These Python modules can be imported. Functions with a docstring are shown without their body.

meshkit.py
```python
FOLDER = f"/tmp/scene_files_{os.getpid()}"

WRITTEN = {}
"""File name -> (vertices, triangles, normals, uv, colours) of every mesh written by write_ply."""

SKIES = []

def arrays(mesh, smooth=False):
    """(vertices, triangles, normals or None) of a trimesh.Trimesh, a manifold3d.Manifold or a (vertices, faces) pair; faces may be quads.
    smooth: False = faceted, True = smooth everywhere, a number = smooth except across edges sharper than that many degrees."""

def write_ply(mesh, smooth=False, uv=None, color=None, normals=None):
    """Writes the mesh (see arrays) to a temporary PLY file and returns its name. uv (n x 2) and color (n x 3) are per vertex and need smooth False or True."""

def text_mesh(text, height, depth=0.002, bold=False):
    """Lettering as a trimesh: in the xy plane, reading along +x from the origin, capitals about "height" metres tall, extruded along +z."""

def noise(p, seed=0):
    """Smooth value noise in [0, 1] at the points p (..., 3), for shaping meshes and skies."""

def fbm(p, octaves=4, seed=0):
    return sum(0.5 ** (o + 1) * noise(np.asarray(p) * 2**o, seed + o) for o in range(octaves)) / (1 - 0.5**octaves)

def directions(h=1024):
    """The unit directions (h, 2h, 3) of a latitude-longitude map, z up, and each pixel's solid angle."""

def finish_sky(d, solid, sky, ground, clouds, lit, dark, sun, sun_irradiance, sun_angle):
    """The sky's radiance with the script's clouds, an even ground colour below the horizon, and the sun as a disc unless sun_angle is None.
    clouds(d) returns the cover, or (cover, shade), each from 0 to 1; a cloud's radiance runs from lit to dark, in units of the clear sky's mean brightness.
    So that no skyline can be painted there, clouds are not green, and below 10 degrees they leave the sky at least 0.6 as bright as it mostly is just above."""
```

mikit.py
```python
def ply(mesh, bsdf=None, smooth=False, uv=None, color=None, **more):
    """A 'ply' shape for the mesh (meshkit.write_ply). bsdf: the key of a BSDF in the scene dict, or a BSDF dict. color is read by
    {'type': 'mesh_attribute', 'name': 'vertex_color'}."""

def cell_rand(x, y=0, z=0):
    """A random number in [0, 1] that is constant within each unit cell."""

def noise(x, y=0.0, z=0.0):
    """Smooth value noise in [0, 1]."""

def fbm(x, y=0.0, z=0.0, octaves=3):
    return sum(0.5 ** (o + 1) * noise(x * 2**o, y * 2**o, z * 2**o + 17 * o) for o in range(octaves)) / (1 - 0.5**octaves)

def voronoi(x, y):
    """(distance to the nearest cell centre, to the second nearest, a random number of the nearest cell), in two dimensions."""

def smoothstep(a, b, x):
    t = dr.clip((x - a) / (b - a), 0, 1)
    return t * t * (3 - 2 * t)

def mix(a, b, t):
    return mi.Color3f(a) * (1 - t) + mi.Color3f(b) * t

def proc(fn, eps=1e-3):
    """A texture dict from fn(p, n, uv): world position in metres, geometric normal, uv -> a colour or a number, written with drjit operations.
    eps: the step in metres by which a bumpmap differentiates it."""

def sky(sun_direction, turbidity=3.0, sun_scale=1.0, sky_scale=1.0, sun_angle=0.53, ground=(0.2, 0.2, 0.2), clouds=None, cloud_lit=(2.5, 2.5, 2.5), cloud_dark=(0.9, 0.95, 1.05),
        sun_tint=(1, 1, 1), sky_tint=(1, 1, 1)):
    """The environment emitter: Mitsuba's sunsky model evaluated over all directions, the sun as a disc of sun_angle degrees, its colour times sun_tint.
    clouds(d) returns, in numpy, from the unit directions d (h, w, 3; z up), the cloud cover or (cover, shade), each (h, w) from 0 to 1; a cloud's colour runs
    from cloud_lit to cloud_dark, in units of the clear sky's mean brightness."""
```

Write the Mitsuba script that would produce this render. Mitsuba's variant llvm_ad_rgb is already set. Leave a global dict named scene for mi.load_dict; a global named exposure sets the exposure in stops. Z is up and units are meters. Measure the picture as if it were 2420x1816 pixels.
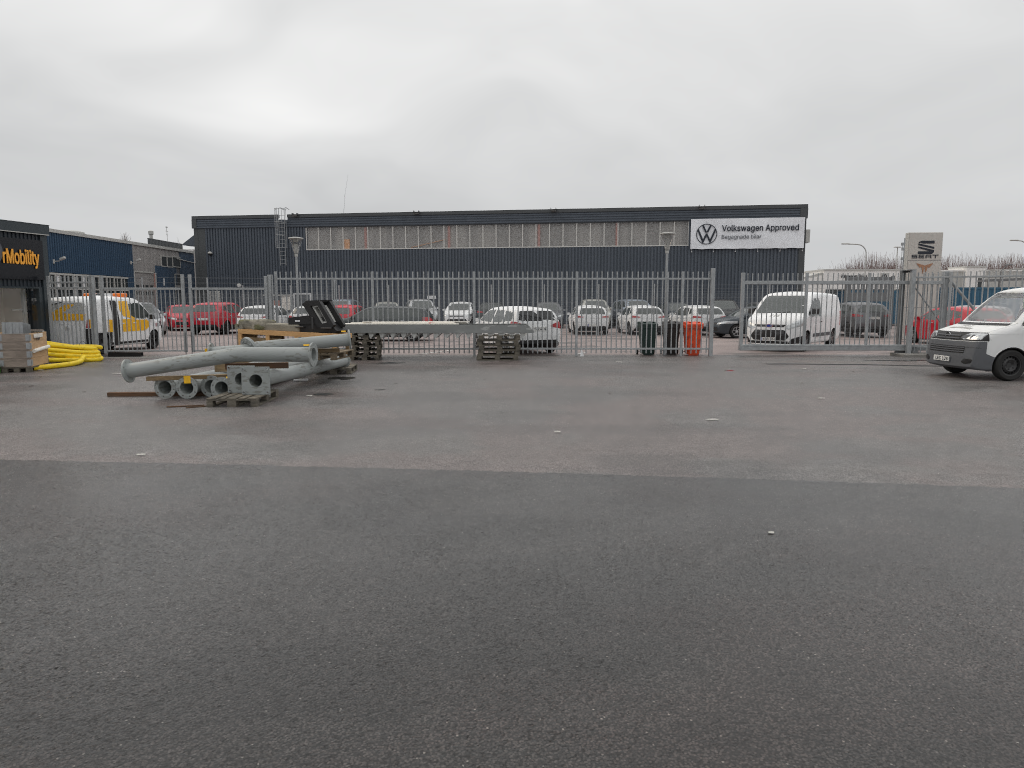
import math, random
import numpy as np
import trimesh, shapely
from shapely import affinity
from shapely.geometry import Polygon, Point, box as sbox, LineString
from shapely.ops import unary_union
import manifold3d as m3
import drjit as dr
import mitsuba as mi
import mikit, meshkit

scene, labels, place = {}, {}, {}
T = mi.ScalarTransform4f
PI = math.pi

# ------------------------------------------------------------------ camera, sky, exposure
PITCH = math.atan(196 / 1680.0)
scene['camera'] = {'type': 'perspective', 'fov': 71.53, 'fov_axis': 'x', 'near_clip': 0.05, 'far_clip': 3000.0,
                   'to_world': T().look_at(origin=[0, 0, 1.7], target=[0, math.cos(PITCH), 1.7 - math.sin(PITCH)], up=[0, 0, 1])}


LIT, DARK = 2.60, 0.70


def clouds(d):
    """An even winter overcast: a closed cloud sheet whose thickness varies."""
    az, el = np.arctan2(d[..., 0], d[..., 1]), np.arcsin(np.clip(d[..., 2], 0, 1))
    q = np.stack([d[..., 0] * 2.6, d[..., 1] * 2.6, d[..., 2] * 4.4], -1)
    warp = np.stack([meshkit.fbm(q * 0.9 + 31 + 7 * i, 3, seed=4 + i) for i in range(3)], -1) - 0.5
    big = meshkit.fbm(q * 0.8 + warp * 1.5 + 5, 4, seed=2) - 0.5
    fine = meshkit.fbm(q * 1.7 + warp * 2.2 + 9, 5, seed=7) - 0.5
    a, e = az + 0.335, el - 0.255                                     # the thin place in the sheet, left of the middle and high up
    thin = np.exp(-((a + 1.1 * e) / 0.17) ** 2 - ((e - 0.25 * a) / 0.14) ** 2)
    v = 1.22 * (1 + 1.0 * np.sin(el)) * (1 + 0.38 * big + 0.30 * fine + 0.16 * thin * (0.8 + 1.8 * fine))      # overcast: brighter towards the zenith
    return np.ones(d.shape[:2]), np.clip((LIT - v) / (LIT - DARK), 0, 1)


scene['sky'] = mikit.sky([-0.75, 0.20, 0.63], turbidity=6, sun_scale=0.10, sky_scale=1.0, sun_angle=30, ground=(0.12, 0.115, 0.11),
                         clouds=clouds, cloud_lit=(2.62, 2.60, 2.56), cloud_dark=(0.665, 0.70, 0.735), sky_tint=(1, 1, 1))
exposure = 2.05


# ------------------------------------------------------------------ names
def numbered(name):
    taken = lambda k: k in scene or k in place
    if not taken(name):
        return name
    i = 1
    while taken(f'{name}_{i:03d}'):
        i += 1
    return f'{name}_{i:03d}'


def thing(name, label, cat, loc=(0, 0, 0), rz=0.0, group=None, rx=0.0, ry=0.0):
    key = numbered(name)
    place[key] = T().translate(list(loc)).rotate([0, 0, 1], rz).rotate([0, 1, 0], ry).rotate([1, 0, 0], rx)
    labels[key] = {'label': label, 'category': cat}
    if group:
        labels[key]['group'] = group
    return key


def shape(mesh, m, smooth=False, tw=None):
    d = dict(mesh) if isinstance(mesh, dict) else mikit.ply(mesh, None, smooth)
    d['bsdf'] = {'type': 'ref', 'id': m}
    if tw is not None:
        d['to_world'] = tw
    return d


def part(parent, name, mesh, m, smooth=False, at=None, label=None, kind=None):
    """A part (or sub-part) of a thing; at: its own placement inside the thing."""
    key = numbered(parent + '__' + name)
    tw = place[parent.split('__')[0]]
    if at is not None:
        tw = tw @ at
    scene[key] = shape(mesh, m, smooth, tw)
    if label or kind:
        labels[key] = {}
        if label: labels[key]['label'] = label
        if kind: labels[key]['kind'] = kind
    return key


def solo(name, label, cat, mesh, m, smooth=False, loc=(0, 0, 0), rz=0.0, group=None, rx=0.0, ry=0.0):
    """A thing that is one mesh."""
    key = thing(name, label, cat, loc, rz, group, rx, ry)
    scene[key] = shape(mesh, m, smooth, place.pop(key))
    return key


def struct(name, mesh, m, smooth=False, label=None, kind='structure'):
    key = numbered(name)
    scene[key] = shape(mesh, m, smooth)
    labels[key] = {'kind': kind}
    if label: labels[key]['label'] = label
    place[key] = T()
    del place[key]
    return key


# ------------------------------------------------------------------ meshes
def quads(v, f):
    f = np.asarray(f)
    if f.shape[1] == 4:
        f = np.vstack([f[:, [0, 1, 2]], f[:, [0, 2, 3]]])
    return trimesh.Trimesh(np.asarray(v, float), f, process=False)


def tri(m):
    k = m.to_mesh()
    return trimesh.Trimesh(np.array(k.vert_properties[:, :3]), np.array(k.tri_verts), process=False)


def cat(*ms):
    return trimesh.util.concatenate(list(ms))


def bx(x0, x1, y0, y1, z0, z1):
    b = trimesh.creation.box((x1 - x0, y1 - y0, z1 - z0))
    b.apply_translation(((x0 + x1) / 2, (y0 + y1) / 2, (z0 + z1) / 2))
    return b


def cb(sx, sy, sz, c=0.004, at=(0, 0, 0)):
    """A box with chamfered edges, centred on at."""
    x, y, z = sx / 2, sy / 2, sz / 2
    p = [(a * (x - i), b * (y - j), g * (z - k)) for a in (-1, 1) for b in (-1, 1) for g in (-1, 1)
         for i, j, k in ((0, c, c), (c, 0, c), (c, c, 0))]
    h = tri(m3.Manifold.hull_points(np.array(p)))
    h.apply_translation(at)
    return h


def tube(pts, r, n=10, cap=True, closed=False):
    """A round bar through pts; r a number or one per point."""
    p = np.asarray(pts, float)
    k = len(p)
    r = np.broadcast_to(np.asarray(r, float), (k,))
    if closed:
        t = np.roll(p, -1, 0) - np.roll(p, 1, 0)
    else:
        t = np.gradient(p, axis=0)
    t /= np.maximum(np.linalg.norm(t, axis=1, keepdims=True), 1e-12)
    u = np.cross(t[0], [0, 0, 1] if abs(t[0][2]) < 0.9 else [1, 0, 0])
    u /= np.linalg.norm(u)
    rings = []
    a = np.arange(n) * 2 * PI / n
    for i in range(k):
        u = u - t[i] * (u @ t[i])
        u /= np.linalg.norm(u)
        w = np.cross(t[i], u)
        rings.append(p[i] + r[i] * (np.cos(a)[:, None] * u + np.sin(a)[:, None] * w))
    v = np.vstack(rings)
    f = []
    for i in range(k if closed else k - 1):
        j = (i + 1) % k
        for q in range(n):
            s = (q + 1) % n
            f.append((i * n + q, i * n + s, j * n + s, j * n + q))
    mesh = quads(v, f)
    if cap and not closed:
        c0, c1 = len(v), len(v) + 1
        v = np.vstack([v, p[:1], p[-1:]])
        g = [(c0, (q + 1) % n, q) for q in range(n)] + [(c1, (k - 1) * n + q, (k - 1) * n + (q + 1) % n) for q in range(n)]
        mesh = trimesh.Trimesh(v, np.vstack([mesh.faces, g]), process=False)
    return mesh


def lathe(profile, n=32, axis='z'):
    """Revolves the (radius, height) profile about an axis."""
    p = np.asarray(profile, float)
    a = np.arange(n) * 2 * PI / n
    v = np.stack([p[:, None, 0] * np.cos(a), p[:, None, 0] * np.sin(a), np.repeat(p[:, 1:2], n, 1)], -1).reshape(-1, 3)
    f = [(i * n + q, i * n + (q + 1) % n, (i + 1) * n + (q + 1) % n, (i + 1) * n + q) for i in range(len(p) - 1) for q in range(n)]
    if axis == 'y':
        v = v[:, [0, 2, 1]] * [1, 1, -1]
    if axis == 'x':
        v = v[:, [2, 0, 1]]
    return quads(v, f)


def ext(poly, h, z=0.0):
    """A shapely polygon pulled up by h."""
    ps = [g for g in getattr(poly, 'geoms', [poly]) if g.area > 1e-9]
    k = cat(*[trimesh.creation.extrude_polygon(g, h, engine='earcut') for g in ps])
    k.apply_translation((0, 0, z))
    return k


def upright(mesh):
    """xy drawing -> standing in xz, front towards -y."""
    mesh = mesh.copy()
    v = mesh.vertices
    mesh.vertices = np.stack([v[:, 0], -v[:, 2], v[:, 1]], 1)
    return mesh


def moved(mesh, t=(0, 0, 0), rz=0.0, rx=0.0, ry=0.0):
    mesh = mesh.copy()
    for ang, ax in ((rx, (1, 0, 0)), (ry, (0, 1, 0)), (rz, (0, 0, 1))):
        if ang:
            mesh.apply_transform(trimesh.transformations.rotation_matrix(math.radians(ang), ax))
    mesh.apply_translation(t)
    return mesh


def words(s, h, depth=0.004, bold=False):
    return upright(meshkit.text_mesh(s, h, depth, bold))


def fit(mesh, x0, x1, z=None):
    """Lettering squeezed to run from x0 to x1."""
    a, b = mesh.bounds[:, 0]
    v = mesh.vertices.copy()
    v[:, 0] = x0 + (v[:, 0] - a) * (x1 - x0) / (b - a)
    if z is not None: v[:, 2] += z
    mesh.vertices = v
    return mesh


def corrugated(s0, s1, z0, z1, period=0.22, depth=0.035, duty=0.55, thick=0.0):
    """A profiled metal sheet along +x from s0 to s1, front towards -y (crowns at y=-depth, valleys at y=0)."""
    n = max(1, int(round((s1 - s0) / period)))
    w = (s1 - s0) / n
    a, fl = w * duty, w * 0.09
    xs, ys = [], []
    for i in range(n):
        o = s0 + i * w
        xs += [o, o + fl, o + a - fl, o + a]
        ys += [0, -depth, -depth, 0]
    xs.append(s1); ys.append(0)
    xs, ys = np.array(xs), np.array(ys)
    k = len(xs)
    v = np.vstack([np.stack([xs, ys, np.full(k, z0)], 1), np.stack([xs, ys, np.full(k, z1)], 1)])
    i = np.arange(k - 1)
    return quads(v, np.stack([i, i + 1, i + 1 + k, i + k], 1))


# ------------------------------------------------------------------ materials
def mat(key, d, two=True):
    scene['mat_' + key] = {'type': 'twosided', 'bsdf': d} if two else d
    return 'mat_' + key


def rgb(*c):
    return {'type': 'rgb', 'value': list(c)}


def prin(c, rough=0.5, metal=0.0, spec=0.5, coat=0.0, **more):
    return {'type': 'principled', 'base_color': c if isinstance(c, dict) else rgb(*c), 'roughness': rough, 'metallic': metal,
            'specular': spec, 'clearcoat': coat, 'clearcoat_gloss': 0.95, **more}


def smoothf(a, b, x):
    return mikit.smoothstep(a, b, x)


N, FB, VO, CR, MIX = mikit.noise, mikit.fbm, mikit.voronoi, mikit.cell_rand, mikit.mix


def chippings(p, lo, hi, pale):
    s1, s2, k = VO(p.x * 88, p.y * 88)                       # the chippings, about a centimetre each
    t1, t2, k2 = VO(p.x * 40 + 7, p.y * 40)
    c = MIX(mi.Color3f(*lo), mi.Color3f(*hi), k * smoothf(0.62, 0.30, s1))
    c = c * (0.72 + 0.56 * k2)
    return MIX(c, mi.Color3f(*pale), smoothf(0.9955, 0.997, k) * smoothf(0.5, 0.3, s1))      # a pale stone here and there


def blotches(p, c):
    c = c * (0.74 + 0.52 * FB(p.x * 7, p.y * 7, 1.0, 3))
    red = smoothf(0.44, 0.60, FB(p.x * 0.7 + 3, p.y * 1.1 + 1, 0.0, 4))
    c = c * MIX(mi.Color3f(1.0, 0.995, 0.985), mi.Color3f(1.07, 0.975, 0.955), red)
    stain = smoothf(0.47, 0.62, FB(p.x * 0.42 + 11, p.y * 0.85 + 7, 0.5, 5))
    return c * (1.12 - 0.34 * stain)


def asphalt_col(p, n, uv):
    return blotches(p, chippings(p, (0.066, 0.0625, 0.0615), (0.210, 0.198, 0.194), (0.5, 0.48, 0.45)))


def lane_col(p, n, uv):
    return blotches(p, chippings(p, (0.008, 0.0072, 0.0068), (0.062, 0.055, 0.052), (0.20, 0.19, 0.175)))


def asphalt_rough(p, n, uv):
    wet = smoothf(0.43, 0.60, FB(p.x * 0.42 + 11, p.y * 0.85 + 7, 0.5, 5))
    return 0.46 - 0.10 * wet + 0.06 * (N(p.x * 60, p.y * 60, 2.0) - 0.5)


def lane_rough(p, n, uv):
    return 0.15 + 0.09 * FB(p.x * 1.3, p.y * 1.3, 2.0, 3)


def asphalt_h(p, n, uv):
    s1, s2, k = VO(p.x * 95, p.y * 95)
    return (0.5 + 0.7 * k) * smoothf(0.75, 0.1, s1)


def lot_col(p, n, uv):
    k = CR(dr.floor(p.x * 60), dr.floor(p.y * 60))
    c = MIX(mi.Color3f(0.20, 0.165, 0.158), mi.Color3f(0.28, 0.23, 0.22), k)
    c = c * (0.80 + 0.4 * FB(p.x * 0.5 + 5, p.y * 0.7, 0.0, 4))
    return MIX(c, mi.Color3f(0.07, 0.068, 0.066), smoothf(0.60, 0.70, FB(p.x * 0.8, p.y * 1.5, 3.0, 4)) * 0.7)


mat('asphalt', {'type': 'bumpmap', 'tex': mikit.proc(asphalt_h, 2e-3), 'scale': 0.0008,
                'bsdf': prin(mikit.proc(asphalt_col), mikit.proc(asphalt_rough), spec=0.5)})
mat('asphalt_lane', prin(mikit.proc(lane_col), mikit.proc(lane_rough), spec=0.5))
mat('lot', prin(mikit.proc(lot_col), 0.6, spec=0.5))
mat('concrete', prin(mikit.proc(lambda p, n, uv: MIX(mi.Color3f(0.15, 0.145, 0.135), mi.Color3f(0.25, 0.24, 0.225), FB(p.x * 3, p.y * 3, p.z * 3, 4)) * (0.85 + 0.3 * N(p.x * 40, p.y * 40, p.z * 40))), 0.85))
mat('marking', prin(mikit.proc(lambda p, n, uv: MIX(mi.Color3f(0.62, 0.62, 0.60), mi.Color3f(0.22, 0.20, 0.19), smoothf(0.5, 0.72, FB(p.x * 6, p.y * 6, 0.0, 3)))), 0.6))


def galv_col(p, n, uv):
    a = FB(p.x * 14, p.y * 14, p.z * 6, 3)
    b = N(p.x * 60, p.y * 60, p.z * 26)
    c = MIX(mi.Color3f(0.26, 0.275, 0.285), mi.Color3f(0.40, 0.415, 0.425), a)
    return c * (0.88 + 0.24 * b)


mat('galv', prin(mikit.proc(galv_col), 0.55, metal=0.25, spec=0.5))
mat('galv_dark', prin((0.17, 0.175, 0.18), 0.5, metal=0.35))
mat('wire', prin((0.20, 0.21, 0.22), 0.5, metal=0.3))


def sheet(lo, hi):
    def fn(p, n, uv):
        run = FB(p.x * 3.1 + p.y * 3.1, p.z * 0.22, 3.0, 4)
        return MIX(mi.Color3f(*lo), mi.Color3f(*hi), run)
    return mikit.proc(fn)


mat('facade', prin(sheet((0.060, 0.074, 0.094), (0.080, 0.096, 0.120)), 0.45, spec=0.5))
mat('facade_trim', prin((0.062, 0.068, 0.072), 0.42))
mat('blue_sheet', prin(sheet((0.026, 0.060, 0.110), (0.040, 0.080, 0.135)), 0.42, spec=0.5))
mat('grey_sheet', prin(sheet((0.24, 0.23, 0.225), (0.36, 0.345, 0.335)), 0.5))
mat('shop_wall', prin((0.020, 0.028, 0.038), 0.4))
mat('shop_fascia', prin((0.034, 0.046, 0.054), 0.4))
mat('sign_black', prin((0.008, 0.009, 0.013), 0.25, spec=0.4))
mat('orange_letter', prin((0.92, 0.42, 0.05), 0.4))
mat('mullion', prin((0.62, 0.61, 0.58), 0.45, metal=0.2))
mat('white', prin((0.74, 0.75, 0.76), 0.45))
mat('white_far', prin((0.78, 0.77, 0.75), 0.6))
mat('cream_far', prin((0.78, 0.74, 0.68), 0.6))
mat('banner', prin((0.80, 0.82, 0.86), 0.55))
mat('ink', prin((0.012, 0.018, 0.030), 0.45))
mat('grey_light', prin((0.45, 0.45, 0.43), 0.5))
mat('totem', prin((0.50, 0.485, 0.45), 0.42, metal=0.15))
mat('copper', prin((0.40, 0.22, 0.14), 0.35, metal=0.7))
mat('blinds', prin(mikit.proc(lambda p, n, uv: MIX(mi.Color3f(0.26, 0.25, 0.24), mi.Color3f(0.36, 0.345, 0.325), smoothf(0.35, 0.75, FB(p.x * 1.3, p.z * 0.10, 1.0, 4)))), 0.8))
mat('room_red', prin((0.40, 0.20, 0.17), 0.6))
mat('room_orange', prin((0.60, 0.32, 0.16), 0.6))
mat('glass', {'type': 'mask', 'opacity': 0.07, 'bsdf': {'type': 'conductor', 'material': 'none'}}, two=False)
mat('lamp_glass', {'type': 'mask', 'opacity': 0.12, 'bsdf': {'type': 'conductor', 'material': 'none'}}, two=False)
mat('car_glass', prin((0.050, 0.060, 0.058), 0.07, spec=0.75))
mat('cab_glass', {'type': 'mask', 'opacity': 0.085, 'bsdf': {'type': 'conductor', 'material': 'none'}}, two=False)
mat('privacy_glass', prin((0.018, 0.020, 0.022), 0.05, spec=0.5))
mat('far_glass', prin((0.030, 0.036, 0.038), 0.06, spec=0.55))
mat('lining', prin((0.10, 0.10, 0.098), 0.85))
mat('screen_glass', {'type': 'mask', 'opacity': 0.22, 'bsdf': {'type': 'conductor', 'material': 'none'}}, two=False)
mat('seat_dark', prin((0.028, 0.028, 0.030), 0.8))

for key, c, rough, metal in (
        ('white', (0.74, 0.75, 0.755), 0.35, 0), ('white_warm', (0.70, 0.71, 0.71), 0.38, 0), ('silver', (0.44, 0.45, 0.46), 0.32, 0.55), ('grey', (0.15, 0.155, 0.165), 0.32, 0.5),
        ('dark_green', (0.035, 0.042, 0.044), 0.28, 0.3), ('slate', (0.030, 0.040, 0.050), 0.28, 0.3), ('black', (0.010, 0.011, 0.012), 0.25, 0), ('red', (0.46, 0.012, 0.030), 0.3, 0),
        ('red_dark', (0.44, 0.012, 0.026), 0.3, 0), ('beige', (0.40, 0.40, 0.37), 0.32, 0.4), ('blue_silver', (0.27, 0.31, 0.36), 0.32, 0.5)):
    mat('paint_' + key, prin(c, rough, metal, 0.5, 0.9))


mat('paint_van', prin((0.75, 0.76, 0.765), 0.35, 0, 0.5, 0.8))
mat('van_yellow', prin((0.80, 0.43, 0.012), 0.38, 0, 0.5, 0.5))
mat('plastic_black', prin((0.014, 0.014, 0.015), 0.5))
mat('plastic_grey', prin((0.10, 0.105, 0.115), 0.55))
mat('rubber', prin((0.016, 0.016, 0.016), 0.8))
mat('rim', prin((0.52, 0.53, 0.54), 0.3, 0.7))
mat('rim_dark', prin((0.07, 0.07, 0.072), 0.45, 0.5))
mat('steel_wheel', prin((0.045, 0.045, 0.047), 0.5, 0.3))
mat('chrome', prin((0.72, 0.73, 0.74), 0.15, 1.0))
mat('lamp_clear', prin((0.50, 0.52, 0.53), 0.08, 0.5, 0.8, 1.0))
mat('lamp_red', prin((0.36, 0.008, 0.014), 0.12, 0, 0.6, 1.0))
mat('lamp_amber', prin((0.75, 0.22, 0.02), 0.15, 0, 0.6, 1.0))
mat('beacon', prin((0.85, 0.20, 0.02), 0.25, 0, 0.6, 0.5))
mat('plate', prin((0.72, 0.72, 0.70), 0.45))
mat('plate_blue', prin((0.02, 0.06, 0.30), 0.45))


def wood(lo, hi, grain, axis=None, dirt=0.0, dcol=(0.05, 0.05, 0.045)):
    def fn(p, n, uv):
        g = FB(p.x * 7 + p.z * 31, p.y * 7 + p.z * 31, p.z * 60, 3)
        k = N(p.x * grain, p.y * grain, p.z * 85)
        c = MIX(mi.Color3f(*lo), mi.Color3f(*hi), dr.clip(g * 0.75 + k * 0.45 - 0.08, 0, 1))
        if dirt:
            c = MIX(c, mi.Color3f(*dcol), dirt * smoothf(0.45, 0.65, FB(p.x * 4 + 3, p.y * 4, p.z * 7, 4)))
        return c
    return mikit.proc(fn)


mat('pallet', prin(wood((0.075, 0.068, 0.056), (0.20, 0.18, 0.148), 24, dirt=0.5), 0.85, spec=0.2))
mat('pallet_brown', prin(wood((0.075, 0.058, 0.040), (0.23, 0.185, 0.13), 24, dirt=0.4), 0.85, spec=0.2))
mat('timber_new', prin(wood((0.46, 0.26, 0.11), (0.68, 0.43, 0.21), 20, dirt=0.12, dcol=(0.25, 0.12, 0.05)), 0.75, spec=0.25))
mat('timber_old', prin(wood((0.17, 0.115, 0.065), (0.33, 0.24, 0.14), 20, dirt=0.3), 0.8, spec=0.2))
mat('timber_brown', prin(wood((0.085, 0.045, 0.026), (0.17, 0.098, 0.058), 20, dirt=0.3), 0.75, spec=0.25))
mat('crate_pale', prin(wood((0.42, 0.27, 0.15), (0.60, 0.42, 0.26), 20, dirt=0.15, dcol=(0.2, 0.13, 0.08)), 0.8, spec=0.2))
mat('crate_grey', prin(wood((0.20, 0.16, 0.135), (0.36, 0.305, 0.26), 20, dirt=0.35, dcol=(0.09, 0.075, 0.06)), 0.85, spec=0.2))
mat('board_pale', prin(wood((0.72, 0.69, 0.63), (0.84, 0.81, 0.75), 12, dirt=0.08, dcol=(0.3, 0.26, 0.2)), 0.7, spec=0.25))


def pipe_col(p, n, uv):
    a = FB(p.x * 2.5, p.y * 2.5, p.z * 5, 4)
    scuff = smoothf(0.55, 0.64, FB(p.x * 11, p.y * 11, p.z * 26, 4)) * smoothf(0.45, 0.60, FB(p.x * 1.2 + 4, p.y * 1.2, p.z, 2))
    c = MIX(mi.Color3f(0.245, 0.265, 0.260), mi.Color3f(0.305, 0.328, 0.322), a)
    return MIX(c, mi.Color3f(0.12, 0.115, 0.09), scuff * 0.55)


mat('pipe', prin(mikit.proc(pipe_col), 0.38, spec=0.5))
mat('pipe_edge', prin((0.42, 0.44, 0.44), 0.4, 0.3))
mat('bolt_hole', prin((0.02, 0.02, 0.02), 0.8))  # near black, the shade inside the hose end put in as colour
mat('beam', prin(mikit.proc(lambda p, n, uv: MIX(MIX(mi.Color3f(0.175, 0.185, 0.185), mi.Color3f(0.235, 0.243, 0.24), FB(p.x * 1.5, p.y * 3, p.z * 6, 3)), mi.Color3f(0.42, 0.43, 0.42), smoothf(0.57, 0.63, FB(p.x * 4 + 1, p.y * 4, p.z * 11, 4)) * smoothf(-1.9, -0.9, p.x) * 0.6)), 0.45, spec=0.5))


def stone_col(p, n, uv):
    c = MIX(mi.Color3f(0.13, 0.125, 0.105), mi.Color3f(0.34, 0.315, 0.26), FB(p.x * 5, p.y * 5, p.z * 8, 5))
    moss = smoothf(0.50, 0.62, FB(p.x * 3 + 9, p.y * 3, p.z * 4, 4))
    c = MIX(c, mi.Color3f(0.125, 0.125, 0.055), moss * 0.75)
    return c * (0.8 + 0.4 * N(p.x * 45, p.y * 45, p.z * 45))


mat('tread', prin((0.42, 0.43, 0.42), 0.5, metal=0.2))
mat('stone', prin(mikit.proc(stone_col), 0.9, spec=0.2))
mat('slab', prin(mikit.proc(lambda p, n, uv: MIX(mi.Color3f(0.20, 0.185, 0.15), mi.Color3f(0.30, 0.28, 0.235), FB(p.x * 4, p.y * 4, p.z * 9, 4)) * (0.88 + 0.24 * N(p.x * 50, p.y * 50, p.z * 50))), 0.9, spec=0.2))
mat('hose', prin(mikit.proc(lambda p, n, uv: MIX(mi.Color3f(0.82, 0.56, 0.008), mi.Color3f(0.86, 0.65, 0.025), FB(p.x * 3, p.y * 3, p.z * 6, 3)) * (1.0 - 0.3 * smoothf(0.58, 0.68, FB(p.x * 9, p.y * 9, p.z * 20, 4)))), 0.42, spec=0.5))
mat('tag_yellow', prin((0.85, 0.48, 0.015), 0.5))
mat('bin_green', prin((0.010, 0.030, 0.026), 0.45))
mat('bin_brown', prin((0.022, 0.018, 0.017), 0.5))
mat('bin_orange', prin(mikit.proc(lambda p, n, uv: MIX(mi.Color3f(0.80, 0.09, 0.025), mi.Color3f(0.52, 0.075, 0.035), smoothf(0.48, 0.66, FB(p.x * 9, p.y * 9, p.z * 7, 4)))), 0.45))
mat('bark', prin((0.13, 0.105, 0.092), 0.9))
mat('bark_red', prin((0.17, 0.115, 0.105), 0.9))
mat('twig_red', prin((0.21, 0.15, 0.138), 0.9))  # reddish twig colour with distance haze mixed in as a lighter tone
mat('blue_paint', prin(sheet((0.020, 0.085, 0.15), (0.035, 0.12, 0.19)), 0.5))
mat('green_plastic', prin((0.07, 0.22, 0.05), 0.5))
mat('paper', prin((0.62, 0.61, 0.57), 0.7))
mat('grit', prin((0.30, 0.29, 0.27), 0.7))
mat('leaf_dark', prin((0.035, 0.026, 0.018), 0.7))
mat('puddle', prin((0.020, 0.020, 0.020), 0.12))
# ------------------------------------------------------------------ the ground
def sheet_mesh(poly, z):
    p = np.array(poly, float)
    k = trimesh.creation.triangulate_polygon(Polygon(p), engine='earcut')
    v = np.column_stack([k[0], np.full(len(k[0]), z)])
    m = trimesh.Trimesh(v, k[1], process=False)
    if m.face_normals[:, 2].mean() < 0: m.invert()
    return m


rs = np.random.RandomState(5)
seam = [(x, 6.95 - 0.118 * x - 0.0035 * x * x + rs.uniform(-0.022, 0.022)) for x in np.concatenate([np.arange(-30, -6, 0.25), np.arange(-6, 6, 0.02), np.arange(6, 30.01, 0.25)])]
struct('terrain', sheet_mesh([(-900, -400), (900, -400), (900, 1500), (-900, 1500)], -0.012), 'mat_lot', label='wide flat ground far beyond the yard')
struct('asphalt_yard', sheet_mesh([(-40, -30), (40, -30), (40, 22.7), (-40, 22.7)], 0.0), 'mat_asphalt', label='wet grey asphalt of the yard up to the fence')
lane = [(-30, -30), (30, -30)] + [(x, y) for x, y in seam[::-1]]
seam_x, seam_y = np.array(seam).T


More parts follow.
